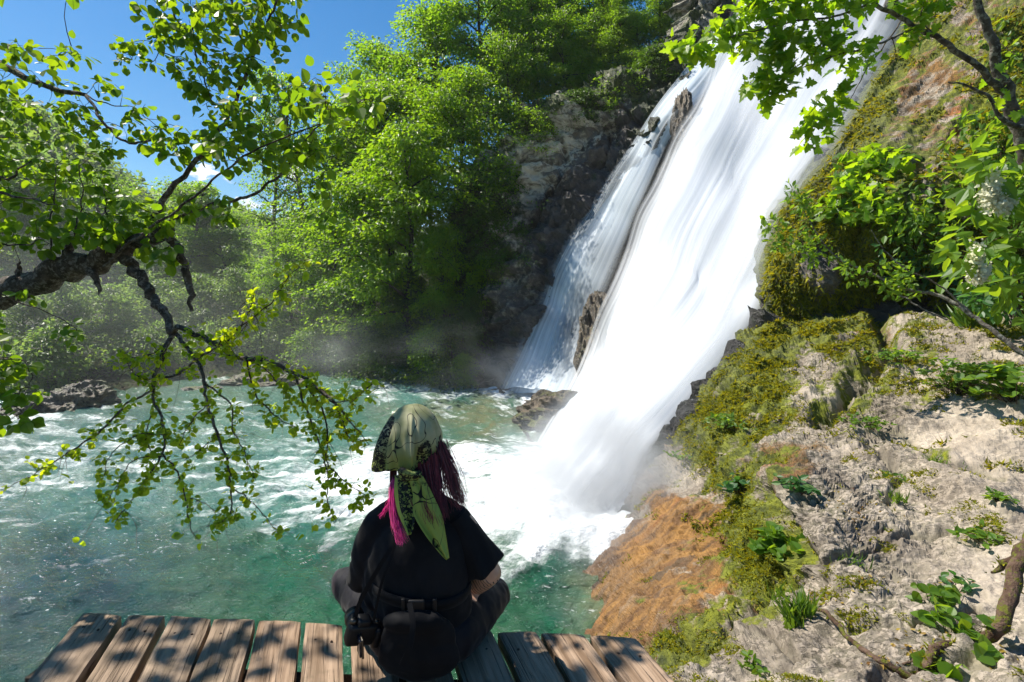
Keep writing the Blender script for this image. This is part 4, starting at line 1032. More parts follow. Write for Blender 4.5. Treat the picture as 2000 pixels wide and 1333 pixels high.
for poly, n, (d0, d1), size in POLY:
    for x, y in fill(r, poly, n):
        c = W(x, y, r.uniform(d0, d1)); cl.append(c)
        t.cluster(c, int(r.integers(3, 8)), size * .9, LEAF_ROUND, size)
# crown beyond the picture's edge: above and to the left, it throws the dappled shade
for k in range(130):
    x, y = r.uniform(-900, 160), r.uniform(-520, -40)
    c = W(x, y, r.uniform(2.0, 3.2)); cl.append(c)
    t.cluster(c, int(r.integers(4, 8)), .085, LEAF_ROUND, .085)
t.grow(cl, .75)
# hanging branches over the water, small young leaves
HB = [
    ([(337, 645, 2.65, 15), (350, 640, 2.62, 13), (400, 660, 2.58, 12), (465, 698, 2.54, 10.5), (520, 705, 2.5, 9), (560, 722, 2.48, 8), (610, 752, 2.45, 6.5), (650, 785, 2.42, 5), (690, 830, 2.4, 3), (720, 868, 2.4, 1.3)], .55),
    ([(337, 650, 2.65, 13), (320, 690, 2.62, 11), (303, 735, 2.6, 9.5), (300, 780, 2.58, 7), (318, 830, 2.55, 6), (320, 880, 2.53, 5), (290, 930, 2.5, 3.5), (255, 980, 2.48, 2.4), (225, 1020, 2.46, 1.4)], .75),
    ([(340, 650, 2.65, 11), (375, 690, 2.6, 9.5), (397, 740, 2.56, 8.5), (405, 790, 2.53, 7.5), (425, 850, 2.5, 6.5), (445, 910, 2.48, 5), (452, 960, 2.46, 4), (445, 1010, 2.45, 2.4), (405, 1030, 2.44, 1.2)], .55),
    ([(300, 760, 2.58, 6), (245, 795, 2.55, 5.5), (200, 840, 2.52, 4.6), (140, 880, 2.5, 3.6), (80, 920, 2.48, 2.4), (20, 950, 2.46, 1.3)], .55),
    ([(303, 735, 2.6, 7), (340, 735, 2.58, 6), (380, 705, 2.55, 5), (420, 680, 2.52, 3.5), (440, 655, 2.5, 2)], .5),
    ([(320, 890, 2.53, 4.5), (345, 920, 2.5, 4), (362, 970, 2.48, 3.2), (372, 1030, 2.46, 2.4), (390, 1055, 2.45, 1.2)], .4),
    ([(397, 745, 2.56, 4), (450, 790, 2.52, 3.6), (455, 840, 2.5, 3), (480, 890, 2.48, 2.2), (500, 940, 2.46, 1.3)], .5),
    ([(575, 735, 2.48, 5), (600, 800, 2.46, 4.5), (625, 870, 2.44, 3.8), (640, 930, 2.42, 3), (640, 980, 2.41, 2), (655, 1020, 2.4, 1.2)], .65),
    ([(590, 745, 2.47, 4.5), (630, 800, 2.45, 4), (640, 860, 2.43, 3.3), (640, 905, 2.42, 2.6), (680, 945, 2.4, 1.8), (720, 972, 2.4, 1.1)], .6),
    ([(620, 760, 2.45, 4), (660, 800, 2.43, 3.4), (680, 850, 2.41, 2.4), (705, 862, 2.4, 1.4)], .8),
    ([(650, 785, 2.42, 3), (690, 780, 2.4, 2.4), (715, 760, 2.38, 1.8), (738, 742, 2.36, 1.2)], .6),
    ([(480, 700, 2.52, 4), (500, 770, 2.5, 3.5), (540, 815, 2.48, 3), (580, 835, 2.46, 2)], .6),
    ([(445, 950, 2.46, 3), (480, 970, 2.45, 2.4), (510, 1000, 2.44, 1.8), (545, 1045, 2.43, 1.1)], .3),
    ([(318, 850, 2.55, 3), (270, 850, 2.52, 2.6), (215, 890, 2.5, 2), (205, 930, 2.5, 1.2)], .5),
    ([(320, 890, 2.53, 2.6), (260, 900, 2.5, 2.4), (220, 960, 2.48, 1.8), (200, 990, 2.47, 1.2)], .5),
    ([(425, 680, 2.55, 3), (470, 640, 2.52, 3), (530, 590, 2.48, 2.6), (560, 545, 2.45, 1.8), (600, 510, 2.42, 1.2)], .65),
    ([(420, 690, 2.55, 2.6), (455, 655, 2.52, 2.4), (490, 600, 2.5, 2), (495, 560, 2.48, 1.2)], .6),
    ([(340, 660, 2.65, 3), (300, 690, 2.63, 2.4), (265, 700, 2.62, 1.6), (240, 690, 2.6, 1)], .8),
    ([(305, 740, 2.6, 3), (280, 740, 2.58, 2.4), (255, 720, 2.57, 1.6), (235, 685, 2.55, 1)], .9),
    ([(362, 970, 2.48, 2), (400, 985, 2.47, 1.8), (440, 1010, 2.46, 1)], .3),
    ([(300, 800, 2.57, 3), (285, 850, 2.55, 2.4), (300, 900, 2.53, 1.4)], .8),
    ([(405, 790, 2.53, 3), (370, 830, 2.52, 2.4), (350, 870, 2.5, 1.4)], .9),
    ([(425, 850, 2.5, 2.4), (390, 880, 2.5, 2), (360, 900, 2.5, 1.2)], .6),
    ([(500, 705, 2.5, 3), (540, 745, 2.48, 2.4), (570, 790, 2.47, 1.4)], .9),
]
y2 = Plant(22); y2.limb, y2.twig, y2.leaf = t.limb, t.twig, t.leaf
for line, dens in HB:
    line = [(a, b, 2.65 - (2.65 - c) * 2.1, d) for a, b, c, d in line]
    p = y2.branch(line, None, None, .1, True, .006)
    r = y2.r
    L = np.linalg.norm(np.diff(p, axis=0), axis=1).sum()
    for k in range(int(L * 80 * dens)):
        i = int(r.integers(max(2, len(p) // 8), len(p)))
        off = r.normal(size=3) * [.020, .018, .020] + [0, 0, -.004]
        c = p[i] + off
        if r.uniform() < .8: tube(y2.twig, np.array([p[i], c]), [.0016, .0008], 3, cap=False)
        y2.cluster(c, int(r.integers(3, 8)), .026, LEAF_ROUND, .019, .3, None, 1)
    for k in range(int(L * 9)):                  # bare little twigs
        i = int(r.integers(len(p) // 3, len(p))); v = rdir_(r, 1)[0] * [1, .5, .8] + [0, 0, -.45]
        l = r.uniform(.05, .2); q = np.array([p[i], p[i] + v * l * .5 + r.normal(size=3) * .01, p[i] + v * l + [0, 0, -.02]])
        tube(y2.twig, crom(q, 5), np.linspace(.0015, .0006, 5), 3, cap=False)
        if r.uniform() < .35: y2.cluster(q[-1], int(r.integers(1, 4)), .038, LEAF_ROUND, .02, .3, None, 1)
t.build("lime_tree", "rough barked lime tree limb reaching in over the river, drooping twigs with small bright leaves", "tree", [BARK_L, BARK_T, [LF_LIME, LF_YOUNG]], W(-420, 760, 3.3))

# maple that stands by the crag and overhangs the big fall
t = Plant(33); B = t.branch; r = t.r
B([(2075, 700, 6.0, 92), (2045, 560, 5.9, 84), (2022, 420, 5.8, 76), (2000, 290, 5.7, 70), (1975, 215, 5.65, 64), (1962, 165, 5.6, 55), (1940, 90, 5.55, 42), (1918, 20, 5.5, 36), (1895, -70, 5.45, 31), (1870, -200, 5.4, 24)], 70, 14, .06)
B([(1972, 190, 5.62, 40), (1940, 160, 5.5, 33), (1895, 118, 5.4, 28), (1840, 80, 5.3, 25), (1790, 52, 5.2, 22), (1740, 25, 5.15, 19), (1700, 5, 5.1, 17), (1640, -25, 5.05, 18), (1560, -60, 5.0, 12)], 50, 12, .06)
B([(1790, 52, 5.2, 13), (1740, 75, 5.1, 11), (1700, 92, 5.05, 9), (1640, 108, 5.0, 7), (1590, 125, 4.95, 5), (1540, 145, 4.9, 3)], 30)
B([(1700, 5, 5.1, 12), (1640, 30, 5.0, 10), (1560, 40, 4.95, 8), (1480, 60, 4.9, 6), (1420, 75, 4.85, 4), (1360, 85, 4.8, 3)], 34)
B([(1640, -25, 5.05, 12), (1570, -10, 5, 9), (1490, 5, 4.9, 7), (1440, 20, 4.85, 4)], 26)
B([(1760, 40, 5.2, 7), (1720, 100, 5.1, 6), (1690, 140, 5.05, 5), (1672, 175, 5.0, 4), (1660, 195, 5.0, 3), (1640, 240, 4.95, 2)], 28)
B([(1740, 75, 5.1, 4), (1750, 110, 5.1, 3), (1730, 135, 5.1, 2), (1705, 140, 5.1, 1)], 16)
B([(1840, 80, 5.3, 8), (1800, 40, 5.25, 6), (1810, 0, 5.2, 4), (1830, -40, 5.2, 3)], 18)
B([(2005, 250, 5.6, 26), (1960, 235, 5.5, 22), (1930, 190, 5.45, 16), (1880, 165, 5.4, 10), (1850, 160, 5.35, 5)], 24, 8)
POLY = [
    ([(1310, 85), (1335, 60), (1355, 75), (1385, 80), (1400, 60), (1420, 75), (1395, 100), (1350, 105), (1330, 118)], 18, (4.75, 4.9)),
    ([(1395, 45), (1425, 8), (1470, -30), (1720, -60), (1700, 20), (1640, 45), (1560, 60), (1520, 80), (1470, 95), (1430, 90)], 120, (4.8, 5.1)),
    ([(1450, 90), (1540, 70), (1640, 60), (1700, 85), (1700, 105), (1640, 115), (1560, 130), (1500, 150), (1470, 175), (1462, 160), (1500, 120)], 62, (4.85, 5.05)),
    ([(1465, 165), (1520, 130), (1560, 160), (1545, 190), (1490, 195)], 16, (4.85, 4.95)),
    ([(1600, 200), (1640, 170), (1662, 175), (1650, 205), (1600, 230)], 12, (4.9, 5.0)),
    ([(1555, 235), (1620, 230), (1640, 245), (1600, 275), (1560, 270)], 10, (4.9, 4.98)),
    ([(1640, 115), (1720, 95), (1735, 115), (1690, 135), (1650, 130)], 9, (5.0, 5.1)),
    ([(1755, 60), (1790, 30), (1800, 70), (1770, 90)], 10, (5.1, 5.25)),
    ([(1730, -40), (1870, -40), (1855, 20), (1800, 35), (1740, 20)], 26, (5.1, 5.3)),
    ([(1500, -200), (2100, -260), (2100, -70), (1500, -80)], 46, (4.9, 5.8)),
    ([(1900, 160), (1990, 100), (2080, 120), (2080, 260), (1990, 240)], 6, (5.2, 5.6)),
]
cl = []
for poly, n, (d0, d1) in POLY:
    for x, y in fill(r, poly, n):
        c = W(x, y, r.uniform(d0, d1)); cl.append(c)
        t.cluster(c, int(r.integers(3, 6)), .098, LEAF_MAPLE, .115, .25)
t.grow(cl, .9, .0045)
t.build("maple_tree", "maple tree with a forked trunk beside the crag, lobed leaves hanging over the big fall", "tree", [BARK_MP, BARK_T, LF_MAPLE], W(2075, 700, 6.0), None, "trunk")

# ------------------------------------------------------------------ bushes on the crag
def bush(name, label, poly, n, d0, d1, shape, size, mat, root, nst, cat="bush", group=None, seed=0, per=(3, 6), hang=.5, surf_d=None, spread=.9, stem=5):
    """Leafy bush: clusters fill an outline at d0..d1 in front of the rock, stems run to the root."""
    t = Plant(seed + 100); r = t.r
    rp = W(*root)
    pts = fill(r, poly, n)
    cl = []
    for x, y in pts:
        d = r.uniform(d0, d1) if surf_d is None else float(surf_d(x, y)) - r.uniform(d0, d1)
        cl.append(W(x, y, d))
    cl = np.array(cl)
    for k in range(nst):
        e = cl[r.integers(len(cl))]
        mid = rp * .5 + e * .5 + r.normal(size=3) * .12 * np.linalg.norm(e - rp) + [0, 0, .12 * np.linalg.norm(e - rp)]
        p = crom(np.array([rp, mid, e]), 14)
        tube(t.limb, p, np.linspace(stem / 1000 * 1.6, stem / 1000 * .4, 14), 5)
        t.nodes += [tuple(q) for q in p[3:]]
    for c in cl:
        t.cluster(c, int(r.integers(*per)), size, shape, size * spread, hang, nrm(np.array([0, 0, CAMZ]) - c) * .5)
    t.grow(cl, 1.2, stem / 1000 * .5)
    return t.build(name, label, cat, [BARK_T, BARK_T, mat], rp, group, "stem", "twig_sprays", "foliage")

G = "bushes and creepers growing on the crag"
bush("creeper_plant", "sunlit lobed creeper at the upper edge of the mossy crag, next to the big fall", [(1625, 330), (1660, 290), (1740, 285), (1790, 300), (1760, 330), (1690, 345), (1650, 380)], 62, .1, .55, LEAF_MAPLE, .17, LF_MAPLE, (1740, 320, 9.6), 7, seed=1, group=G, surf_d=cr_depth)
bush("creeper_plant", "yellow-green lobed creeper hanging over the mossy bulge of the crag", [(1610, 370), (1680, 350), (1740, 370), (1730, 430), (1660, 430), (1610, 420), (1590, 440)], 62, .1, .5, LEAF_MAPLE, .16, LF_MAPLE, (1720, 380, 9.2), 7, seed=2, group=G, surf_d=cr_depth)
bush("bush", "dense small leaved bush in the hollow of the crag between moss and flowers", [(1720, 390), (1830, 330), (1900, 370), (1890, 470), (1810, 510), (1740, 480)], 150, .05, .6, LEAF_OVAL, .14, LF_HERB, (1820, 450, 8.5), 10, seed=3, group=G, surf_d=cr_depth)
bush("bush", "blue-green bush in the shade under the hollow of the crag", [(1700, 470), (1800, 500), (1880, 500), (1860, 560), (1780, 560), (1700, 540)], 70, .05, .5, LEAF_OVAL, .13, LF_BLUE, (1790, 560, 8.6), 6, seed=4, group=G, surf_d=cr_depth)
bush("bush", "tall light green bush against the ochre rock under the maple trunk", [(1830, 290), (1880, 225), (1960, 190), (2060, 230), (2060, 340), (1960, 330), (1880, 350)], 150, .1, .8, LEAF_OVAL, .16, LF_HERB, (1950, 380, 8.0), 10, seed=5, group=G, surf_d=cr_depth)
bush("bush", "bright bush high on the crag beside the maple trunk", [(1900, 60), (1960, 30), (2080, 10), (2080, 140), (1990, 150), (1960, 110), (1910, 110)], 75, .1, .5, LEAF_OVAL, .15, LF_HERB, (2000, 120, 9.4), 7, seed=6, group=G, surf_d=cr_depth)
el = bush("elder_bush", "elder bush with drooping creamy flower heads and large leaves", [(1880, 330), (1960, 290), (2100, 280), (2100, 620), (1990, 600), (1900, 560), (1840, 500), (1880, 440)], 150, 4.9, 6.0, LEAF_OVAL, .19, LF_HERB, (2030, 690, 6.0), 12, seed=7, per=(3, 6), stem=9)
bush("bush", "dark leaved bush on the ledge below the elder flowers", [(1880, 520), (1960, 500), (2080, 560), (2080, 640), (1960, 620), (1890, 600)], 110, 6.0, 7.0, LEAF_OVAL, .13, LF_BLUE, (1980, 640, 7.0), 8, seed=8, group=G)
# flower heads of the elder: many tiny cream petals
CREAM = Mat("cream_petal"); CREAM = CREAM.surf(CREAM.n("MixShader", {0: .3, 1: CREAM.princ((.72, .70, .52), .7), 2: CREAM.n("BsdfTranslucent", {"Color": (.75, .75, .5, 1)})}))
PET = (np.array([[1, 0, 0], [.31, .95, .1], [-.81, .59, 0], [-.81, -.59, .1], [.31, -.95, 0]]), [np.array([[0, 1, 2, 3, 4]])])
base = np.array(W(2030, 690, 6.0))
for cx, cy_, dd, lx, ly in ((1938, 375, 4.95, 26, 42), (1963, 398, 4.95, 20, 22), (1905, 515, 4.9, 18, 38), (1920, 535, 4.9, 12, 16)):
    mb = MB(); n = 1000; r = np.random.default_rng(cx)
    a = r.normal(size=(n, 2)) * .40
    q = W(cx + a[:, 0] * lx - a[:, 1] * 6, cy_ + a[:, 1] * ly, dd + r.normal(size=n) * .05)
    leaves(mb, PET, q - base, rdir_(r, n), nrm(rdir_(r, n) + [-.4, -.8, .5]), .014 * r.uniform(.7, 1.3, n))
    mb.build("blossom", [CREAM], el)

# the long whip that arches out of the ledge towards the fall
t = Plant(55); B = t.branch; r = t.r
B([(2060, 745, 4.6, 26), (2000, 692, 4.8, 24), (1940, 650, 4.95, 21), (1890, 608, 5.1, 19), (1830, 575, 5.25, 17), (1760, 562, 5.4, 14), (1700, 535, 5.55, 11), (1640, 505, 5.7, 9), (1610, 475, 5.75, 7), (1575, 420, 5.8, 5), (1560, 385, 5.8, 3)], 60, 8, .05)
B([(1900, 615, 5.1, 10), (1830, 555, 5.2, 8), (1770, 525, 5.3, 6), (1720, 480, 5.4, 4), (1700, 450, 5.4, 2)], 26)
B([(1850, 625, 5.0, 9), (1780, 590, 5.15, 7), (1740, 565, 5.25, 4)], 18)
B([(1610, 475, 5.75, 4), (1570, 480, 5.8, 4), (1535, 465, 5.85, 3), (1505, 440, 5.9, 2)], 18)
B([(1640, 505, 5.7, 4), (1590, 500, 5.8, 3), (1540, 490, 5.85, 2)], 18)
cl = []
for poly, n in (([(1535, 370), (1560, 360), (1580, 400), (1590, 440), (1560, 430)], 26), ([(1480, 430), (1520, 430), (1560, 470), (1580, 500), (1530, 500), (1500, 480)], 34), ([(1560, 440), (1620, 470), (1640, 510), (1590, 520), (1560, 490)], 30), ([(1700, 540), (1800, 540), (1830, 580), (1760, 590)], 30), ([(1640, 510), (1700, 540), (1690, 560), (1640, 530)], 14), ([(1720, 500), (1780, 520), (1770, 550), (1710, 520)], 14)):
    for x, y in fill(r, poly, n):
        c = W(x, y, r.uniform(5.65, 5.9) if x < 1650 else r.uniform(5.2, 5.5)); cl.append(c)
        t.cluster(c, int(r.integers(3, 7)), .075, LEAF_OVAL, .06, .0)
t.grow(cl, .6, .003)
t.build("willow_shrub", "long thin branch arching from the ledge towards the big fall, leafy only at its tip", "branch", [BARK_G, BARK_T, LF_HERB], W(2060, 745, 4.6))

# ------------------------------------------------------------------ on the rock slope
def herb(name, label, x, y, w, h, n, shape, size, mat, seed, on=on_rock, cat="plant", group="small plants rooted in the rock slope", blades=False, lift=1.0):
    """Plant at a spot of the rock: w, h in metres."""
    r = np.random.default_rng(seed + 500)
    p, nn = on(x, y)
    o = empty(name, p); tag(o, label, cat, group)
    up = nrm(nn * .4 + np.array([0, 0, 1.0]))
    lb, sb = MB(), MB()
    if blades:
        a = r.normal(size=(n, 3)); a = nrm(nrm(a) * .55 + up * lift)
        b = r.normal(size=(n, 3)) * [w * .3, w * .3, .005]
        leaves(lb, BLADE, b - up * .01, a, nrm(rdir_(r, n)), h * r.uniform(.5, 1.15, n))
    else:
        c = r.normal(size=(n, 3)) * [w * .4, w * .4, 0] + up * (h * r.uniform(.15, 1, n))[:, None]
        for k in range(n):
            s_ = c[k] * [.25, .25, 0] - up * .02
            tube(sb, crom(np.array([s_, (s_ + c[k]) / 2 + up * .02, c[k]]), 5), np.linspace(.0025, .001, 5), 4, cap=False)
        m = 4; cc = np.repeat(c, m, 0)
        a = nrm(rdir_(r, n * m) * [1, 1, .35] + nn * .25)
        leaves(lb, shape, cc, a, nrm(r.normal(size=(n * m, 3)) * .35 + up + [0, -.3, 0]), size * r.uniform(.6, 1.25, n * m))
        sb.build("stem", [BARK_T], o)
    lb.build("foliage", [mat], o)
    return o
herb("leafy_plant", "big leafy plant in the dark gap beside the pale slab's edge", 1525, 1100, .22, .22, 46, LEAF_ROUND, .075, LF_HERB, 1)
herb("leafy_plant", "dark creeping plant on the mossy flank above the pale slab's edge", 1450, 960, .3, .12, 34, LEAF_ROUND, .06, LF_BLUE, 2)
herb("leafy_plant", "bluish small plant on the corner of the pitted slab", 1560, 962, .18, .10, 18, LEAF_OVAL, .07, LF_BLUE, 3)
herb("grass_tuft", "long bright grass tuft by the tip of the fallen branch", 1562, 1225, .12, .20, 130, None, 0, LF_GRASS, 4, blades=True, cat="grass", group="grass tufts on the rock slope")
herb("grass_tuft", "smaller grass tuft above the tip of the fallen branch", 1528, 1180, .10, .13, 60, None, 0, LF_GRASS, 5, blades=True, cat="grass", group="grass tufts on the rock slope")
herb("leafy_plant", "light green plant with broad leaves growing through the mossy end of the fallen branch", 1860, 1245, .22, .15, 15, LEAF_ROUND, .060, LF_HERB, 6)
herb("leafy_plant", "low plant with three round leaves under the fallen branch", 1845, 1305, .10, .05, 5, LEAF_ROUND, .085, LF_HERB, 7)
herb("leafy_plant", "single leafed seedling to the side of the mossy branch end", 1925, 1290, .05, .08, 3, LEAF_ROUND, .08, LF_HERB, 8)
herb("bush", "bright low bush on the upper rock ledge, its leaves small and dense", 1870, 770, .42, .34, 130, LEAF_OVAL, .065, LF_HERB, 9, cat="bush")
herb("bush", "broad leaved bush at the far side of the ledge, beside the bright low bush", 1985, 800, .35, .3, 50, LEAF_ROUND, .085, LF_HERB, 10, cat="bush")
herb("leafy_plant", "round clump of small leaves where the cleft opens onto the slab", 1695, 845, .22, .10, 40, LEAF_OVAL, .05, LF_HERB, 11)
herb("leafy_plant", "flat green cushion in the middle of the pitted rock", 1745, 930, .12, .05, 22, LEAF_OVAL, .045, LF_HERB, 12)
herb("grass_tuft", "grass growing down the groove in the middle of the pitted rock", 1755, 985, .12, .09, 70, None, 0, LF_GRASS, 13, blades=True, cat="grass", group="grass tufts on the rock slope")
herb("leafy_plant", "small plant on the smooth slab below the ledge bushes", 1955, 1000, .10, .06, 14, LEAF_OVAL, .05, LF_HERB, 14)
herb("leafy_plant", "small plant at the lower rim of the smooth slab", 1925, 1055, .14, .06, 18, LEAF_OVAL, .055, LF_HERB, 15)
herb("leafy_plant", "plant lying in the dry cleft beside the smooth slab", 1865, 1140, .10, .05, 8, LEAF_OVAL, .06, LF_BLUE, 16)
herb("bush", "bright tuft of leaves at the top of the mossy ridge under the whip branch", 1690, 610, .5, .3, 90, LEAF_OVAL, .08, LF_HERB, 17, cat="bush")
herb("grass_tuft", "fan of long grass on the ledge below the elder", 1905, 640, .3, .4, 110, None, 0, LF_GRASS, 18, blades=True, cat="grass", group="grass tufts on the rock slope")
herb("leafy_plant", "ferny green clump high on the yellow moss slope", 1430, 840, .35, .16, 60, LEAF_OVAL, .06, LF_HERB, 19)
herb("leafy_plant", "small green clump near the white limestone lip by the water", 1340, 905, .2, .08, 16, LEAF_OVAL, .05, LF_HERB, 20)
herb("leafy_plant", "tiny plant on the pale boulders near the planks", 1470, 1310, .08, .04, 9, LEAF_OVAL, .04, LF_HERB, 21)
herb("leafy_plant", "scattered seedlings above the broad leaved plant", 1830, 1180, .18, .10, 14, LEAF_ROUND, .055, LF_HERB, 22)
herb("bush", "leafy clump at the dark notch on top of the slope", 1760, 715, .4, .16, 60, LEAF_OVAL, .06, LF_HERB, 23, cat="bush")
herb("grass_tuft", "short grass on the slab between two mossy strips", 1830, 905, .3, .08, 90, None, 0, LF_GRASS, 24, blades=True, cat="grass", group="grass tufts on the rock slope")
herb("grass_tuft", "thin grass in the pits near the foot of the smooth slab", 1660, 1110, .16, .07, 40, None, 0, LF_GRASS, 25, blades=True, cat="grass", group="grass tufts on the rock slope")

# fallen branch
t = Plant(77); B = t.branch
def rk(x, y, rmm, up=1.0):
    p, n = on_rock(x, y); q = p + n * rmm / 1000 * up
    a, b = PX(q); return (float(a), float(b), float(q[1]), rmm)
B([(2120, 990, 2.55, 34), (2040, 1030, 2.5, 34), (1990, 1080, 2.4, 33), (1975, 1150, 2.3, 31), (1958, 1215, 2.22, 30), rk(1900, 1240, 27), rk(1840, 1285, 21), rk(1780, 1300, 17), rk(1720, 1295, 14), rk(1670, 1255, 12), rk(1620, 1215, 10), rk(1568, 1188, 8)], 70, 12, .16, True, .006)
B([(1990, 1080, 2.4, 22), (1960, 1105, 2.42, 17), (1940, 1120, 2.45, 6)], 12, 10, .3)
B([rk(1840, 1285, 12), rk(1790, 1285, 9), rk(1760, 1290, 5)], 10, 8, .3)
r = t.r
for k in range(900):
    i = r.integers(0, len(t.nodes)); p = np.array(t.nodes[i]); x, y = PX(p)
    if 1800 < x < 1960 and y > 1180 or (r.uniform() < .1 and x > 1700):
        dr = nrm(r.normal(size=3) + [0, -.3, .6]); leaves(t.leaf, TUFT, (p + dr * .024)[None], dr[None], nrm(r.normal(size=3))[None], r.uniform(.015, .035))
t.build("fallen_branch", "crooked brown dead branch lying across the rock, green moss on its elbow", "branch", [BARK_M, BARK_T, LF_MOSS], W(1975, 1150, 2.3), None, "wood", "twig_sprays", "moss_clumps")

# ------------------------------------------------------------------ moss, litter
mb = MB(); r = np.random.default_rng(8)
nz_ = fbm(RS_P * 2.4, 4)
nz2_ = fbm(RS_P * 6.5 + 3, 3)
w = np.clip(RS_m + .75 * nz_ + .35 * nz2_ - .45, 0, 1) * (RS_px > RS_bx - 12) * (RS_py > 606)
dist = np.linalg.norm(RS_P - [0, 0, CAMZ], axis=-1)
pr = w.ravel() / w.sum()
i = r.choice(len(pr), 100000, p=pr)
P = RS_P.reshape(-1, 3)[i] + r.normal(size=(len(i), 3)) * .006; N = RS_N.reshape(-1, 3)[i]
dd = dist.ravel()[i]
ax = nrm(.75 * N + r.normal(size=(len(i), 3)) * .6 + np.array([-.25, -.1, -.4]))
leaves(mb, TUFT, P - N * .004, ax, nrm(r.normal(size=(len(i), 3))), .0052 * dd ** .9 * r.uniform(.5, 1.9, len(i)) * (1 + .5 * fbm(P * 3, 2)))
tag(mb.build("moss", [LF_MOSS]), "yellow-green moss cushions on the rock slope beside the fall", "moss", kind="stuff")
mb = MB()
w = np.clip(CR_MOSS(CR_px, CR_py) + .5 * fbm(CR_P * 1.6, 4) - .35, 0, 1) * (CR_px > np.interp(CR_py, [-140, 80, 200, 290, 345, 420, 500, 620, 700], [1808, 1762, 1690, 1640, 1600, 1545, 1518, 1503, 1500]) - 8) * (CR_py < 640)
pr = w.ravel() / w.sum(); i = r.choice(len(pr), 46000, p=pr)
P = CR_P.reshape(-1, 3)[i] + r.normal(size=(len(i), 3)) * .012; N = CR_N.reshape(-1, 3)[i]
ax = nrm(.55 * N + r.normal(size=(len(i), 3)) * .45 + [0, 0, -.75])
leaves(mb, TUFT, P, ax, nrm(r.normal(size=(len(i), 3))), .085 * r.uniform(.5, 1.5, len(i)))
tag(mb.build("moss", [LF_MOSS]), "hanging curtains of olive moss on the crag next to the big fall", "moss", kind="stuff")
mb = MB()
cen = [(1700, 1000), (1680, 1010), (1640, 1040), (1655, 980), (1720, 1300), (1590, 890), (1790, 1270), (1700, 1150), (1850, 1140), (1950, 1290), (1600, 1180), (1430, 1250)]
q = []; qn = []
for cx, cy_ in cen:
    for k in range(26):
        p, n = on_rock(cx + r.normal() * 26, cy_ + r.normal() * 14); q.append(p + n * .006); qn.append(n)
q, qn = np.array(q), np.array(qn)
leaves(mb, LEAF_OVAL, q, nrm(np.cross(qn, r.normal(size=q.shape))), nrm(qn + r.normal(size=q.shape) * .3), .022 * r.uniform(.6, 1.4, len(q)))
tag(mb.build("leaf_litter", [LF_DRY]), "dry yellow and brown leaf scraps caught in the pits of the rock slope", "fallen leaves", kind="stuff")
# ------------------------------------------------------------------ plank deck
from mathutils import Matrix
def wood_mat():
    m = Mat("weathered_plank")
    uv = m.n("UVMap", uv_map="grain").outputs[0]; ob = m.n("ObjectInfo").outputs["Random"]
    off = m.n("CombineXYZ", {0: m.math('MULTIPLY', ob, 7.0), 1: m.math('MULTIPLY', ob, 31.0)})
    v = m.n("VectorMath", {0: uv, 1: off.outputs[0]}, operation='ADD').outputs[0]
    g1 = m.noise(m.vmap(v, (26, 1.3, 1)), 1.0, 6, .65, .5)
    g2 = m.noise(m.vmap(v, (95, 2.6, 1)), 1.0, 4, .7, .2)
    bl = m.noise(v, 5.5, 5, .65)
    kn = m.n("TexVoronoi", {"Vector": m.vmap(v, (4.5, 1.9, 1)), "Scale": 1.0, "Randomness": 1.0}).outputs["Distance"]
    col = m.mix(m.ramp(g1, .33, .67), (.15, .092, .052), (.40, .28, .19))
    col = m.mix(m.ramp(ob, 0, 1), col, m.mix(.35, col, (.24, .20, .15)))
    col = m.mix(m.math('MULTIPLY', m.ramp(g2, .56, .66), .85), col, (.04, .025, .015))
    col = m.mix(m.math('MULTIPLY', m.ramp(bl, .52, .68), .55), col, (.11, .085, .05))
    col = m.mix(m.math('MULTIPLY', m.ramp(kn, .10, .03), .8), col, (.05, .025, .012))
    h = m.math('ADD', m.math('MULTIPLY', g1, .5), m.math('MULTIPLY', m.ramp(g2, .5, .7), -.8))
    return m.surf(m.princ(col, .82, .25, m.bump(h, .8, .004)))
WOOD = wood_mat()
BEAMW = bark_mat("beam_wood", (.035, .026, .018), (.08, .062, .045), None, 6)
IRON = Mat("rusty_nail"); IRON = IRON.surf(IRON.princ((.05, .03, .022), .6, .5, None, Metallic=.6))
DZ = 1.5
deck = empty("wooden_deck", (-.5, 1.5, DZ)); tag(deck, "weathered plank deck over the river with gaps between its boards", "deck")
PL = [(163, 236, 1195, 1197), (252, 321, 1198, 1200), (335, 411, 1202, 1205), (418, 497, 1206, 1209), (507, 587, 1211, 1214), (597, 668, 1215, 1218), (684, 762, 1219, 1222), (778, 856, 1223, 1226), (872, 958, 1227, 1230), (972, 1046, 1232, 1234), (1057, 1140, 1235, 1238), (1153, 1241, 1239, 1243)]
pdir = nrm(np.array([-.34, 1.0]))
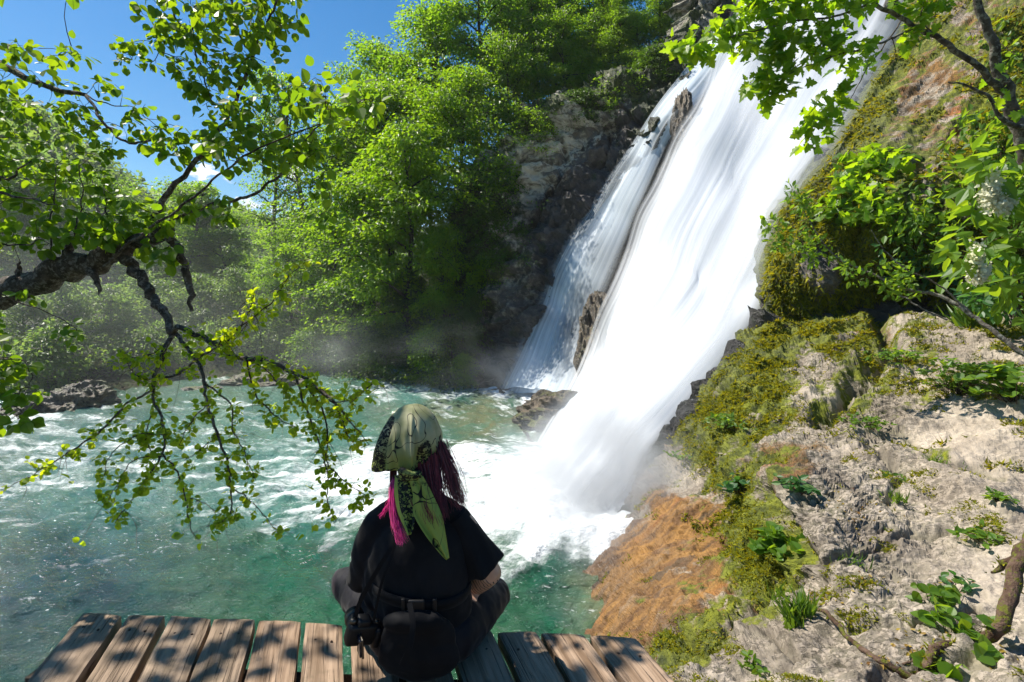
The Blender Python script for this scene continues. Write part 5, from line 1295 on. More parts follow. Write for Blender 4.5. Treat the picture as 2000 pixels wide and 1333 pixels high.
for k, (xa, xb, ya, yb) in enumerate(PL):
    r = np.random.default_rng(k + 40)
    A = onplane(xa, ya, DZ)[:2]; Bq = onplane(xb, yb, DZ)[:2]
    nr, nc = 44, 9
    ln = 1.75 + (A[1] - 1.75) * .3
    s = np.linspace(0, 1, nr) ** 1.15; w_ = np.linspace(0, 1, nc)
    a, b = np.meshgrid(s, w_, indexing='ij')
    base2 = A[None, None] * (1 - b[..., None]) + Bq[None, None] * b[..., None] - pdir[None, None] * (a * ln)[..., None]
    edge = (.0035 * pn(np.stack([a * 9, 0 * a, 0 * a + k], -1)))[..., None] * np.array([1, .3]) * np.where((b == 0) | (b == 1), 1, 0)[..., None]
    base2 = base2 + edge
    dz = .0022 * fbm(np.stack([a * 5, b * 2.5, 0 * a + k * 3.3], -1), 3) + r.normal() * .002 + (b - .5) * r.normal() * .006 - .004 * (2 * b - 1) ** 6 - .004 * np.exp(-a * ln / .006)
    topv = np.concatenate([base2, (DZ + dz)[..., None]], -1)
    botv = topv - [0, 0, .048]
    V = np.concatenate([topv.reshape(-1, 3), botv.reshape(-1, 3)]); n1 = nr * nc
    i = np.arange(n1).reshape(nr, nc)
    F = [grid_faces(nr, nc), grid_faces(nr, nc)[:, ::-1] + n1]
    for e in (i[:, 0], i[::-1, -1], i[0, ::-1], i[-1, :]):
        F.append(np.stack([e[:-1], e[1:], e[1:] + n1, e[:-1] + n1], -1))
    mb = MB(); mb.add(V - np.array(deck.location), F)
    me = mb.mesh("plank", [WOOD])
    uv = me.uv_layers.new(name="grain"); li = np.empty(len(me.loops), np.int32); me.loops.foreach_get("vertex_index", li)
    U = np.stack([b * .16, a * ln], -1).reshape(-1, 2); U = np.concatenate([U, U + [.013, .007]])
    uv.data.foreach_set("uv", U[li].astype(np.float32).ravel())
    p = link("plank", me, deck)
    for q in (.3, .72):
        nb = MB(); c = A * (1 - q) + Bq * q - pdir * (.10 + r.normal() * .008)
        th = np.linspace(0, 6.283, 9)[:-1]
        c3 = np.array([c[0], c[1], DZ + .0015])
        V = np.concatenate([c3 + np.stack([np.cos(th) * .0045, np.sin(th) * .0045, 0 * th - .004], 1), c3 + np.stack([np.cos(th) * .004, np.sin(th) * .004, 0 * th], 1)])
        nb.add(V - np.array(deck.location), [np.stack([np.arange(8), (np.arange(8) + 1) % 8, (np.arange(8) + 1) % 8 + 8, np.arange(8) + 8], 1), np.arange(8, 16)[None]])
        nb.build("nail", [IRON], p)
lf, rt = onplane(163, 1195, DZ)[:2], onplane(1241, 1243, DZ)[:2]
def beam(name, p0, p1, w, h):
    mb = MB(); p0, p1 = np.array(p0, float), np.array(p1, float)
    t = nrm(p1 - p0); s_ = nrm(np.cross(t, [0, 0, 1.0] if abs(t[2]) < .9 else [0, 1.0, 0])); u_ = np.cross(s_, t)
    V = [p + s_ * a * w / 2 + u_ * b * h / 2 for p in (p0, p1) for a, b in ((-1, -1), (1, -1), (1, 1), (-1, 1))]
    mb.add(np.array(V) - np.array(deck.location), [[[0, 1, 2, 3], [7, 6, 5, 4], [0, 4, 5, 1], [1, 5, 6, 2], [2, 6, 7, 3], [3, 7, 4, 0]]])
    o = mb.build(name, [BEAMW], deck)
    md = o.modifiers.new("bevel", 'BEVEL'); md.width = .006; md.segments = 2
for off in (.24, 1.2):
    a = lf - pdir * off; b = rt - pdir * off
    beam("beam", (a[0] - .05, a[1], DZ - .125), (b[0] + .05, b[1], DZ - .125), .09, .14)
for q in (.12, .5, .82):
    c = (lf - pdir * .24) * (1 - q) + (rt - pdir * .24) * q
    beam("post", (c[0], c[1], DZ - .195), (c[0], c[1], -1.6), .12, .12)

# ------------------------------------------------------------------ the seated woman
def mass(name, build, mat, parent, vox=.009, smooth=4, disp=None):
    """Joins overlapping closed forms into ONE continuous surface (voxel remesh), then smooths it."""
    mb = MB(); build(mb)
    me = mb.mesh("tmp", [mat]); o = link("tmp", me)
    md = o.modifiers.new("r", 'REMESH'); md.mode = 'VOXEL'; md.voxel_size = vox; md.use_smooth_shade = True
    s_ = o.modifiers.new("s", 'SMOOTH'); s_.factor = .5; s_.iterations = smooth
    dg = bpy.context.evaluated_depsgraph_get()
    m2 = bpy.data.meshes.new_from_object(o.evaluated_get(dg)); m2.name = name
    bpy.data.objects.remove(o); bpy.data.meshes.remove(me)
    n = len(m2.vertices); co = np.empty(n * 3, np.float32); m2.vertices.foreach_get("co", co); co = co.reshape(-1, 3)
    nn = np.empty(n * 3, np.float32); m2.vertices.foreach_get("normal", nn); nn = nn.reshape(-1, 3)
    if disp is not None: co = co + nn * disp(co)[:, None].astype(np.float32)
    m2.vertices.foreach_set("co", (co - np.array(parent.location, np.float32)).astype(np.float32).ravel())
    m2.materials.clear(); m2.materials.append(mat)
    m2.polygons.foreach_set("use_smooth", np.ones(len(m2.polygons), bool)); m2.polygons.foreach_set("material_index", np.zeros(len(m2.polygons), np.int32))
    m2.update()
    return link(name, m2, parent)

PB = np.array([-.285, 1.60, DZ])                 # where she sits
woman = empty("person", PB); tag(woman, "woman seated cross-legged on the planks, seen from behind, in black with a green patterned headscarf", "person")
def L3(x, y, z): return PB + np.array([x, y, z])
def cap(mb, pts, rad, flat=1.0, n=24, sides=18):
    """Closed tapered form along points, round ended."""
    q = crom(np.c_[np.array(pts, float), np.array(rad, float)], n)
    p, r_ = q[:, :3], np.maximum(q[:, 3], .003)
    t0, t1 = nrm(p[0] - p[1]), nrm(p[-1] - p[-2])
    k = np.array([.35, .75, 1.0])[::-1]
    head = [p[0] + t0 * r_[0] * a * .9 for a in k]; tail = [p[-1] + t1 * r_[-1] * a * .9 for a in k[::-1]]
    hr = [r_[0] * math.sqrt(max(.02, 1 - a * a)) for a in k]; tr_ = [r_[-1] * math.sqrt(max(.02, 1 - a * a)) for a in k[::-1]]
    tube(mb, np.array(head + list(p) + tail), np.array(hr + list(r_) + tr_), sides, 0, 0, True, flat)
def ball(mb, c, rx, ry, rz, n=18):
    th, ph = np.meshgrid(np.linspace(0, np.pi, n), np.linspace(0, 2 * np.pi, 2 * n + 1)[:-1], indexing='ij')
    V = np.array(c) + np.stack([rx * np.sin(th) * np.cos(ph), ry * np.sin(th) * np.sin(ph), rz * np.cos(th)], -1)
    i = np.arange(n * 2 * n).reshape(n, 2 * n); j = np.roll(i, -1, 1)
    mb.add(V, [np.stack([i[:-1], i[1:], j[1:], j[:-1]], -1).reshape(-1, 4)], 0, True)

SKIN = Mat("skin"); _p = SKIN.pos()
SKIN = SKIN.surf(SKIN.princ(SKIN.mix(SKIN.ramp(SKIN.noise(_p, 30, 3, .5), .35, .65), (.50, .29, .20), (.60, .37, .27)), .5, .4, None, **{"Subsurface Weight": .1, "Subsurface Radius": (.02, .008, .004)}))
INK = Mat("tattooed_skin"); _p = INK.pos()
_w = INK.n("TexWave", {"Vector": INK.vmap(_p, (1, 1, 1), (.4, .5, .3)), "Scale": 26.0, "Distortion": 5.0, "Detail": 2.0, "Detail Scale": 1.2}).outputs["Fac"]
INK = INK.surf(INK.princ(INK.mix(INK.ramp(_w, .8, .92), (.54, .32, .22), (.03, .03, .035)), .5, .4))
HEADC = L3(-.045, .085, .722)
ELB_R, WR_R = L3(.212, .040, .285), L3(.145, .13, .17)
ELB_L, WR_L = L3(-.235, .09, .235), L3(-.22, .30, .18)
def hand(mb, w, d, side):
    """Palm, four unequal curled fingers and a thumb off its side."""
    d = nrm(d); s_ = nrm(np.cross(d, [0, 0, 1.0])) * side; u_ = np.cross(s_, d) * side
    cap(mb, [w, w + d * .045, w + d * .085], [.024, .034, .036], .62, 8, 12)
    for k, (o_, l_) in enumerate(((-.028, .068), (-.010, .078), (.010, .073), (.027, .058))):
        b = w + d * .088 + s_ * o_
        cap(mb, [b, b + d * l_ * .45 - u_ * .006, b + d * l_ * .8 - u_ * .026, b + d * l_ * .92 - u_ * .044], [.0092, .0088, .008, .0072], 1, 8, 8)
    b = w + d * .025 - s_ * .030
    cap(mb, [b, b - s_ * .022 + d * .025, b - s_ * .028 + d * .052 - u_ * .010], [.012, .0105, .009], 1, 8, 8)
def body_(mb):
    ball(mb, HEADC, .072, .092, .098); ball(mb, HEADC + [0, .035, -.055], .055, .055, .06)
    cap(mb, [HEADC + [0, .092, .005], HEADC + [0, .106, -.022], HEADC + [0, .098, -.03]], [.007, .010, .010], 1, 6, 8)      # nose
    for s_ in (-1, 1):
        ball(mb, HEADC + [s_ * .072, -.002, -.015], .009, .018, .030, 8)                                             # ears
        ball(mb, HEADC + [s_ * .03, .072, .018], .022, .018, .010, 8)                                                 # brows
    ball(mb, HEADC + [0, .088, -.058], .022, .010, .008, 8); ball(mb, HEADC + [0, .088, -.068], .020, .010, .008, 8); ball(mb, HEADC + [0, .075, -.1], .02, .018, .016, 8)
    cap(mb, [L3(-.03, .055, .48), L3(-.04, .065, .60), HEADC + [0, .01, -.05]], [.062, .050, .050])
    cap(mb, [L3(0, .0, .12), L3(0, .005, .28), L3(-.01, .03, .40), L3(-.02, .05, .47)], [.095, .08, .085, .055], 1.35)
    for s_, e, w in ((1, ELB_R, WR_R), (-1, ELB_L, WR_L)):
        cap(mb, [L3(s_ * .08 - .02, .05, .47), L3(s_ * .135 - .02, .05, .45), (L3(s_ * .135 - .02, .05, .45) + e) / 2, e], [.040, .042, .040, .034])
        cap(mb, [e, e * .6 + w * .4, w], [.037, .036, .024]); hand(mb, w, (L3(-s_ * .0, .34, .10) - w) * [1, 1, .4], s_)
    for s_, kn in ((-1, KN_L), (1, KN_R)):
        an = L3(-s_ * .07, .205, .055)
        cap(mb, [L3(s_ * .085, 0, .10), (L3(s_ * .085, 0, .12) + kn) / 2 + [0, 0, .01], kn], [.085, .072, .052])
        cap(mb, [kn, kn * .6 + an * .4 + [0, .0, 0], an], [.052, .052, .034]); cap(mb, [an, an + [-s_ * .08, .03, -.015], an + [-s_ * .16, .05, -.02]], [.035, .034, .026], 1, 12)
KN_L, KN_R = L3(-.360, .30, .095), L3(.222, .28, .062)
body = mass("body", body_, SKIN, woman, .0065, 3)
eye = Mat("eye_white"); eye = eye.surf(eye.princ((.7, .68, .65), .2, .5))
for s_ in (-1, 1):
    mb = MB(); ball(mb, HEADC + np.array([s_ * .030, .083, .002]) - PB, .011, .009, .008, 10); mb.build("eye", [eye], woman)

def cloth_mat(name, col, sheen=.3, rough=.85, scale=900):
    m = Mat(name); p = m.pos()
    return m.surf(m.princ(m.mix(m.ramp(m.noise(p, 9, 4, .6), .35, .65), col, tuple(1.5 * c for c in col)), rough, .12, m.bump(m.noise(p, 420, 2, .5), .25, .001), **{"Sheen Weight": sheen, "Sheen Roughness": .4}))
BLACK = cloth_mat("black_cotton", (.009, .009, .0105), .08)
TROU = cloth_mat("black_trousers", (.010, .0095, .0125), .08, .65)
def wr(co, sc=(14, 14, 5), a=.006):
    return a * ridge(co * np.array(sc), 2) + .35 * a * fbm(co * 30.0, 2)
def shirt_(mb):
    cap(mb, [L3(0, .0, .14), L3(-.005, .0, .20), L3(-.01, .005, .30), L3(-.015, .02, .38), L3(-.02, .04, .44), L3(-.025, .055, .49)], [.100, .105, .102, .102, .088, .052], 1.44, 24, 26)
    cap(mb, [L3(-.160, .05, .452), L3(-.10, .05, .492), L3(-.035, .055, .522), L3(.045, .05, .498), L3(.112, .05, .455)], [.044, .046, .046, .046, .044])
    cap(mb, [L3(.108, .05, .450), L3(.130, .05, .40)], [.048, .050], 1.0)
    cap(mb, [L3(-.160, .05, .448), L3(-.190, .055, .38), L3(-.212, .07, .30), L3(-.235, .09, .235)], [.050, .050, .052, .046])
    cap(mb, [L3(.07, .02, .38), L3(.085, .02, .30), L3(.09, .03, .21)], [.06, .06, .04])
    cap(mb, [L3(-.11, .02, .38), L3(-.13, .02, .30), L3(-.17, .035, .20)], [.06, .062, .04])
    cap(mb, [L3(-.055, .06, .50), L3(-.04, .065, .545)], [.047, .048])
def shirt_disp(co):
    q = co - PB
    fold = .007 * ridge(np.stack([q[:, 0] * 16 + q[:, 2] * 5, q[:, 1] * 4, q[:, 2] * 4], -1), 2) * sst(.5, .3, q[:, 2])
    return fold + .0025 * fbm(q * 22, 3) + .004 * ridge(np.stack([q[:, 0] * 7, q[:, 1] * 7, q[:, 2] * 22], -1), 2) * sst(.24, .14, q[:, 2])
shirt = mass("shirt", shirt_, BLACK, woman, .0085, 4, shirt_disp)
# flared cuff of the right sleeve
def cuffs(mb):
    q = crom(np.c_[np.array([L3(.090, .05, .478), L3(.122, .052, .425), L3(.150, .055, .365), L3(.180, .058, .30)]), [.050, .060, .074, .090]], 26)
    n0 = mb.n; tube(mb, q[:, :3], q[:, 3], 40, 0, 0, False, .85)
    V = mb.v[-1]; t_ = np.repeat(np.linspace(0, 1, 26), 40); c_ = np.repeat(q[:, :3], 40, 0)
    a_ = np.tile(np.linspace(0, 2 * np.pi, 40, endpoint=False), 26)
    mb.v[-1] = c_ + (V - c_) * (1 + .09 * t_ * np.sin(a_ * 5 + 2.5 * t_) + .05 * t_ * np.sin(a_ * 9 - 4 * t_))[:, None]
mb = MB(); cuffs(mb); mb.v[0] = mb.v[0] - PB
cu = mb.build("sleeve_hem", [BLACK], shirt); md = cu.modifiers.new("t", 'SOLIDIFY'); md.thickness = .003
def trousers_(mb):
    ball(mb, L3(0, .0, .095), .16, .125, .105)
    for s_, kn in ((-1, KN_L), (1, KN_R)):
        an = L3(-s_ * .05, .21, .06)
        cap(mb, [L3(s_ * .09, 0, .10), L3(s_ * .09, 0, .10) * .5 + kn * .5 + [s_ * .01, 0, .012], kn], [.088, .074, .055])
        cap(mb, [kn, kn * .55 + an * .45, an], [.056, .058, .048])
trousers = mass("trousers", trousers_, TROU, woman, .0085, 4, lambda co: wr(co - PB, (13, 13, 9), .0045))
SHOE = cloth_mat("shoe_leather", (.03, .022, .018), .0, .5)
for s_ in (-1, 1):
    an = L3(-s_ * .07, .205, .055)
    mass("shoe", lambda mb: (cap(mb, [an + [-s_ * .02, .01, -.005], an + [-s_ * .08, .03, -.012], an + [-s_ * .165, .05, -.018]], [.044, .042, .034], .8, 14), ball(mb, an + [-s_ * .03, .01, .0], .045, .04, .045, 10)), SHOE, woman, .007, 3)
# tattooed forearm patch where the sleeve ends
mb = MB(); e, w = ELB_R, WR_R
q = crom(np.array([e + (e - w) * .02, e * .75 + w * .25, e * .45 + w * .55, e * .2 + w * .8]), 20) - PB
tube(mb, q, np.linspace(.0395, .0315, 20) + .004 * np.sin(np.linspace(0, 3.1, 20)), 20)
mb.build("tattooed_forearm", [INK], woman)["label"] = "forearm with dark line tattoo"

# headscarf: cap gathered to a knot, one corner standing off to the left
def scarf_mat():
    m = Mat("printed_silk"); p = m.objc()
    x = m.n("SeparateXYZ", {0: p})
    base = m.mix(m.ramp(m.noise(p, 14, 3, .5), .35, .65), (.30, .31, .135), (.52, .49, .29))
    base = m.mix(m.ramp(x.outputs[2], .05, -.12), base, (.36, .44, .085))
    ink = m.ramp(m.noise(m.vmap(p, (1, 1, 1.4)), 62, 4, .65, 1.5), .50, .60)
    ink = m.math('SUBTRACT', 1.0, ink)
    zone = m.ramp(m.math('ADD', m.at("ink"), m.math('MULTIPLY', m.math('SUBTRACT', m.noise(p, 26, 3, .6), .5), .6)), .45, .55)
    ln = m.math('ABSOLUTE', m.math('SUBTRACT', m.noise(m.vmap(p, (1.0, .6, .8)), 11.5, 1, .3, 1.1), .5))
    ln = m.math('MULTIPLY', m.ramp(ln, .011, .004), m.math('SUBTRACT', 1.0, zone))
    blk = m.math('MAXIMUM', m.math('MULTIPLY', zone, ink), ln)
    col = m.mix(blk, base, (.012, .012, .012))
    t = m.n("BsdfTranslucent", {"Color": col})
    return m.surf(m.n("MixShader", {0: .25, 1: m.princ(col, .62, .3), 2: t}))
SILK = scarf_mat()
SO = HEADC + np.array([0, 0, .0])
th, ph = np.meshgrid(np.linspace(0, 1, 60), np.linspace(-np.pi, np.pi, 121), indexing='ij')   # ph 0 = back, + = right
azx, azy = np.sin(ph), -np.cos(ph)
low = np.where(np.abs(ph) < 1.9, -.062 - .022 * np.exp(-((ph - .02) / .38) ** 2) + .012 * np.exp(-((ph - .9) / .5) ** 2), -.062 + (np.abs(ph) - 1.9) * .085)
ang = th * (np.pi / 2 + np.arcsin(np.clip(-low / .125, -1, .95)))
rxy = np.sin(np.minimum(ang, np.pi / 2 + .25)) ; z = .122 * np.cos(ang)
corner = np.exp(-((ph + 1.05) / .32) ** 2) * sst(.25, 1, th)
pull = 1 - .16 * sst(.75, 1, th) * np.exp(-(ph / .7) ** 2)
pleat = .004 * np.sin(ph * 13 + 2 * np.sin(th * 4)) * sst(.2, .8, th) + .010 * np.exp(-((ph - .20) / .05) ** 2) * sst(.05, .6, th) - .006 * np.exp(-((ph - .32) / .05) ** 2) * sst(.05, .6, th) + .009 * np.exp(-((ph + .62) / .05) ** 2) * sst(.3, .7, th) - .007 * np.exp(-((ph + .74) / .05) ** 2) * sst(.3, .7, th) + .006 * pn(np.stack([ph * 2.2, th * 2.5, 0 * th + 4], -1)) * sst(.1, .4, th)
R_ = pull + pleat / .1 + .62 * corner * .85
X = azx * .096 * rxy * R_; Y = azy * .118 * rxy * (pull + pleat / .1 + corner * .2) - .012; Z = z - .022 * corner * th + .006 * np.sin(ph * 3) * th
V = np.stack([X, Y, Z], -1)
mb = MB(); mb.add(V, [grid_faces(*th.shape)], 0, True)
me = mb.mesh("headscarf", [SILK])
ink = np.clip(np.exp(-((ph + 1.15) / .40) ** 2) * 1.5, 0, 1) * sst(.25, .45, th) + np.exp(-((ph - .62) / .36) ** 2) * sst(.55, .8, th) * .9
attr(me, "ink", np.clip(ink, 0, 1))
scarf = link("headscarf", me, woman); scarf.location = SO - PB
md = scarf.modifiers.new("t", 'SOLIDIFY'); md.thickness = .002; md.offset = 1
def sheet(name, left, right, d0, d1, ink, ripple, seed, parent, nv=40, nu=14):
    l, r_ = crom(np.c_[np.array(left, float), np.zeros(len(left))], nv), crom(np.c_[np.array(right, float), np.zeros(len(right))], nv)
    u, v = np.meshgrid(np.linspace(0, 1, nu), np.linspace(0, 1, nv))
    X = l[:, None, 0] * (1 - u) + r_[:, None, 0] * u; Y = l[:, None, 1] * (1 - u) + r_[:, None, 1] * u
    d = d0 + (d1 - d0) * v + ripple * np.sin(u * 7 + v * 3 + seed) * (.3 + v) + .4 * ripple * np.cos(u * 15 - v * 5)
    P = W(X, Y, d) - SO
    mb = MB(); mb.add(P, [grid_faces(nv, nu)], 0, True); me = mb.mesh(name, [SILK]); attr(me, "ink", ink(u, v))
    o = link(name, me, parent); md = o.modifiers.new("t", 'SOLIDIFY'); md.thickness = .0016
    return o
sheet("scarf_tail", [(772, 928), (770, 962), (777, 1000), (790, 1030), (797, 1046)], [(800, 930), (812, 965), (812, 1000), (808, 1030), (803, 1044)], 1.555, 1.485, lambda u, v: np.where(u > .18, .95, .1) * sst(1, .93, v), .006, 1, scarf)
sheet("scarf_tail", [(796, 930), (806, 965), (808, 1005), (830, 1045), (862, 1085), (872, 1094)], [(826, 930), (845, 965), (862, 1005), (870, 1045), (875, 1078), (877, 1090)], 1.545, 1.462, lambda u, v: .55 * np.exp(-((v - .1) / .08) ** 2) + .5 * np.exp(-((u - .9) / .1) ** 2) * np.exp(-((v - .45) / .1) ** 2), .008, 4, scarf)
mb = MB(); c = W(800, 926, 1.553) - SO
for k in range(3):
    a0 = np.array([[-.030, -.004, .014 - .012 * k], [-.008, -.020, .010 - .010 * k], [.020, -.014, .002 - .006 * k], [.034, .002, -.004]]) * .9
    tube(mb, c + crom(a0, 14), .012 - .002 * k + .002 * np.sin(np.linspace(0, 9, 14)), 10)
me = mb.mesh("scarf_knot", [SILK]); attr(me, "ink", np.full(len(me.vertices), .6)); link("scarf_knot", me, scarf)

# hair
def hair_mat(name, a, b):
    m = Mat(name); r_ = m.isl()
    return m.surf(m.princ(m.mix(r_, a, b), .38, .5, None, **{"Sheen Weight": .1}))
def hair(name, mat, locks, seed, label=None):
    mb = MB(); r = np.random.default_rng(seed)
    for line, n, spread, rad in locks:
        a = np.array(line, float); P = W(a[:, 0], a[:, 1], a[:, 2])
        for k in range(n):
            o_ = r.normal(size=3) * spread; o2 = o_ * r.uniform(.4, 1.3) + r.normal(size=3) * spread * .3
            s = np.linspace(0, 1, len(P))[:, None]
            q = crom(P + o_ * (1 - s) + o2 * s, 22)
            t_ = np.linspace(0, 1, 22); f, ph_ = r.uniform(8, 15), r.uniform(0, 6.3)
            q = q + np.stack([np.sin(t_ * f + ph_), np.cos(t_ * f * .8 + ph_), 0 * t_], 1) * (.0045 * t_)[:, None]
            m_ = 22 if r.uniform() < .6 else int(r.integers(12, 22))
            tube(mb, q[:m_] - PB, np.linspace(rad, rad * .35, m_), 3, cap=False)
    o = mb.build(name, [mat], woman)
    if label: o["label"] = label
    return o
hair("hair", hair_mat("auburn_hair", (.045, .006, .007), (.27, .03, .035)), [
    ([(862, 868, 1.64), (872, 900, 1.62), (886, 940, 1.60), (902, 985, 1.58)], 120, .007, .0012),
    ([(858, 880, 1.62), (872, 920, 1.60), (880, 960, 1.575), (895, 990, 1.56)], 110, .008, .0012),
    ([(850, 890, 1.61), (855, 930, 1.58), (862, 970, 1.545), (868, 1010, 1.515)], 120, .009, .0012),
    ([(835, 900, 1.60), (842, 940, 1.57), (850, 985, 1.53), (858, 1020, 1.50)], 110, .011, .0014),
    ([(818, 905, 1.60), (828, 945, 1.57), (836, 985, 1.53), (845, 1015, 1.505)], 110, .011, .0014),
    ([(800, 900, 1.61), (806, 940, 1.58), (815, 985, 1.53)], 90, .010, .0014),
    ([(770, 900, 1.64), (768, 930, 1.62), (772, 965, 1.59), (778, 1000, 1.55)], 60, .006, .0012),
    ([(866, 870, 1.66), (885, 905, 1.64), (900, 950, 1.61), (908, 980, 1.60)], 40, .010, .0009)], 3)
hair("hair", hair_mat("pink_hair", (.55, .004, .12), (.80, .02, .30)), [
    ([(768, 945, 1.58), (766, 985, 1.545), (772, 1025, 1.51), (784, 1062, 1.485)], 90, .006, .0012),
    ([(772, 950, 1.58), (764, 975, 1.555), (754, 995, 1.54), (746, 1010, 1.535)], 26, .004, .0011),
    ([(770, 940, 1.585), (772, 990, 1.54), (778, 1030, 1.505), (790, 1055, 1.485)], 50, .006, .0011)], 4, "bright pink strand of hair")

# ------------------------------------------------------------------ camera at her hip, waist bag
PLAST = Mat("black_plastic"); PLAST = PLAST.surf(PLAST.princ((.008, .008, .009), .5, .3))
METAL = Mat("worn_metal"); METAL = METAL.surf(METAL.princ((.10, .09, .075), .4, .5, None, Metallic=.9))
GLASS = Mat("lens_glass"); GLASS = GLASS.surf(GLASS.princ((.01, .012, .02), .06, .7))
NYLON = cloth_mat("black_nylon", (.006, .006, .007), .05, .75)
def rbox(name, c, size, mat, parent, org, rot=None, bev=.01):
    h = np.array(size) / 2
    V = np.array([[a, b, d] for a in (-1, 1) for b in (-1, 1) for d in (-1, 1)]) * h
    if rot is not None: V = V @ np.array(rot.to_matrix()).T
    mb = MB(); mb.add(V + np.array(c) - org, [[[0, 1, 3, 2], [4, 6, 7, 5], [0, 4, 5, 1], [2, 3, 7, 6], [0, 2, 6, 4], [1, 5, 7, 3]]], 0, True)
    o = mb.build(name, [mat], parent); md = o.modifiers.new("b", 'BEVEL'); md.width = bev; md.segments = 3
    return o
from mathutils import Euler
CB = W(706, 1235, 1.50)
camthing = empty("camera_body", CB); camthing.name = "slung_camera"; camthing.scale = (.82, .82, .82)
tag(camthing, "black camera hanging at the seated woman's hip by a strap", "camera")
rot = Euler((.15, .25, .5))
Rm = np.array(rot.to_matrix())
rbox("housing", CB, (.115, .055, .085), PLAST, camthing, CB, rot, .014)
rbox("grip", CB + Rm @ [.055, -.012, -.006], (.026, .06, .078), PLAST, camthing, CB, rot, .01)
rbox("viewfinder", CB + Rm @ [-.005, -.004, .052], (.05, .05, .03), PLAST, camthing, CB, rot, .01)
for nm, a0, a1, r0, r1, mt in (("lens", [-.01, .02, 0], [-.01, .105, -.005], .034, .036, PLAST), ("lens_ring", [-.01, .07, -.003], [-.01, .085, -.004], .0385, .0385, METAL), ("mode_dial", [-.042, 0, .040], [-.042, 0, .058], .013, .013, METAL), ("shutter_button", [.045, -.006, .040], [.045, -.006, .052], .008, .008, METAL)):
    mb = MB(); tube(mb, np.array([Rm @ np.array(a0), Rm @ (np.array(a0) * .5 + np.array(a1) * .5), Rm @ np.array(a1)]), [r0, (r0 + r1) / 2, r1], 24); mb.build(nm, [mt], camthing)
rbox("screen", W(702, 1268, 1.452), (.012, .045, .066), GLASS, camthing, CB, Euler((0, 0, .5)), .003)
rbox("screen_frame", W(706, 1268, 1.450), (.007, .052, .074), METAL, camthing, CB, Euler((0, 0, .5)), .003)
mb = MB()
def strap(mb, line, wid, org, th_=.0025, n=40):
    a = np.array(line, float); P = crom(W(a[:, 0], a[:, 1], a[:, 2]), n) - org
    T_ = nrm(np.gradient(P, axis=0)); o_ = nrm(P + org - np.array([PB[0], PB[1] + .05, 0]) * [1, 1, 0] - [0, 0, 0]) * [1, 1, 0]
    s_ = nrm(np.cross(T_, np.where(np.abs(o_).sum(-1, keepdims=True) > 0, np.array([[0, -1.0, .1]]), o_)))
    u_ = np.cross(T_, s_)
    R4 = np.stack([P - s_ * wid / 2 - u_ * th_ / 2, P + s_ * wid / 2 - u_ * th_ / 2, P + s_ * wid / 2 + u_ * th_ / 2, P - s_ * wid / 2 + u_ * th_ / 2], 1)
    i = np.arange(n * 4).reshape(n, 4); j = np.roll(i, -1, 1)
    mb.add(R4, [np.stack([i[:-1], j[:-1], j[1:], i[1:]], -1).reshape(-1, 4)], 0, False)
strap(mb, [(690, 1205, 1.49), (700, 1170, 1.475), (722, 1125, 1.462), (748, 1080, 1.462), (772, 1040, 1.475), (790, 1000, 1.51)], .016, CB)
strap(mb, [(735, 1210, 1.455), (745, 1160, 1.448), (757, 1110, 1.452), (775, 1065, 1.468), (792, 1010, 1.505)], .010, CB)
mb.build("strap", [NYLON], camthing)
WB = W(800, 1240, 1.43)
bag = empty("waist_bag", WB); tag(bag, "black waist bag worn low on the seated woman's back, buckle at its belt", "bag")
mass("pouch", lambda mb: (ball(mb, L3(.0, -.12, .165), .115, .035, .08), ball(mb, L3(.0, -.125, .11), .125, .04, .08), ball(mb, L3(-.01, -.13, .22), .095, .03, .035)), NYLON, bag, .008, 4, lambda co: wr(co - PB, (10, 10, 14), .0035))
mb = MB(); th_ = np.linspace(0, 2 * np.pi, 49)
P = np.stack([np.cos(th_) * .158 - .01, np.sin(th_) * .118 + .002, .265 + .012 * np.sin(th_ * 2) + 0 * th_], 1) + PB - WB
n = len(P); i = np.arange(n * 2).reshape(n, 2)
mb.add(np.stack([P + [0, 0, .017], P - [0, 0, .017]], 1), [np.stack([i[:-1, 0], i[1:, 0], i[1:, 1], i[:-1, 1]], 1)], 0, True)
bl = mb.build("belt", [NYLON], bag); md = bl.modifiers.new("t", 'SOLIDIFY'); md.thickness = .004
rbox("buckle", L3(-.005, -.122, .267), (.05, .012, .036), PLAST, bag, WB, None, .005)
for dx in (-.045, .05): rbox("slider", L3(dx, -.118, .267), (.012, .012, .040), PLAST, bag, WB, None, .003)
mb = MB(); strap(mb, [(800, 1178, 1.425), (806, 1220, 1.395), (800, 1265, 1.375), (785, 1300, 1.37)], .016, WB); mb.build("strap", [NYLON], bag)
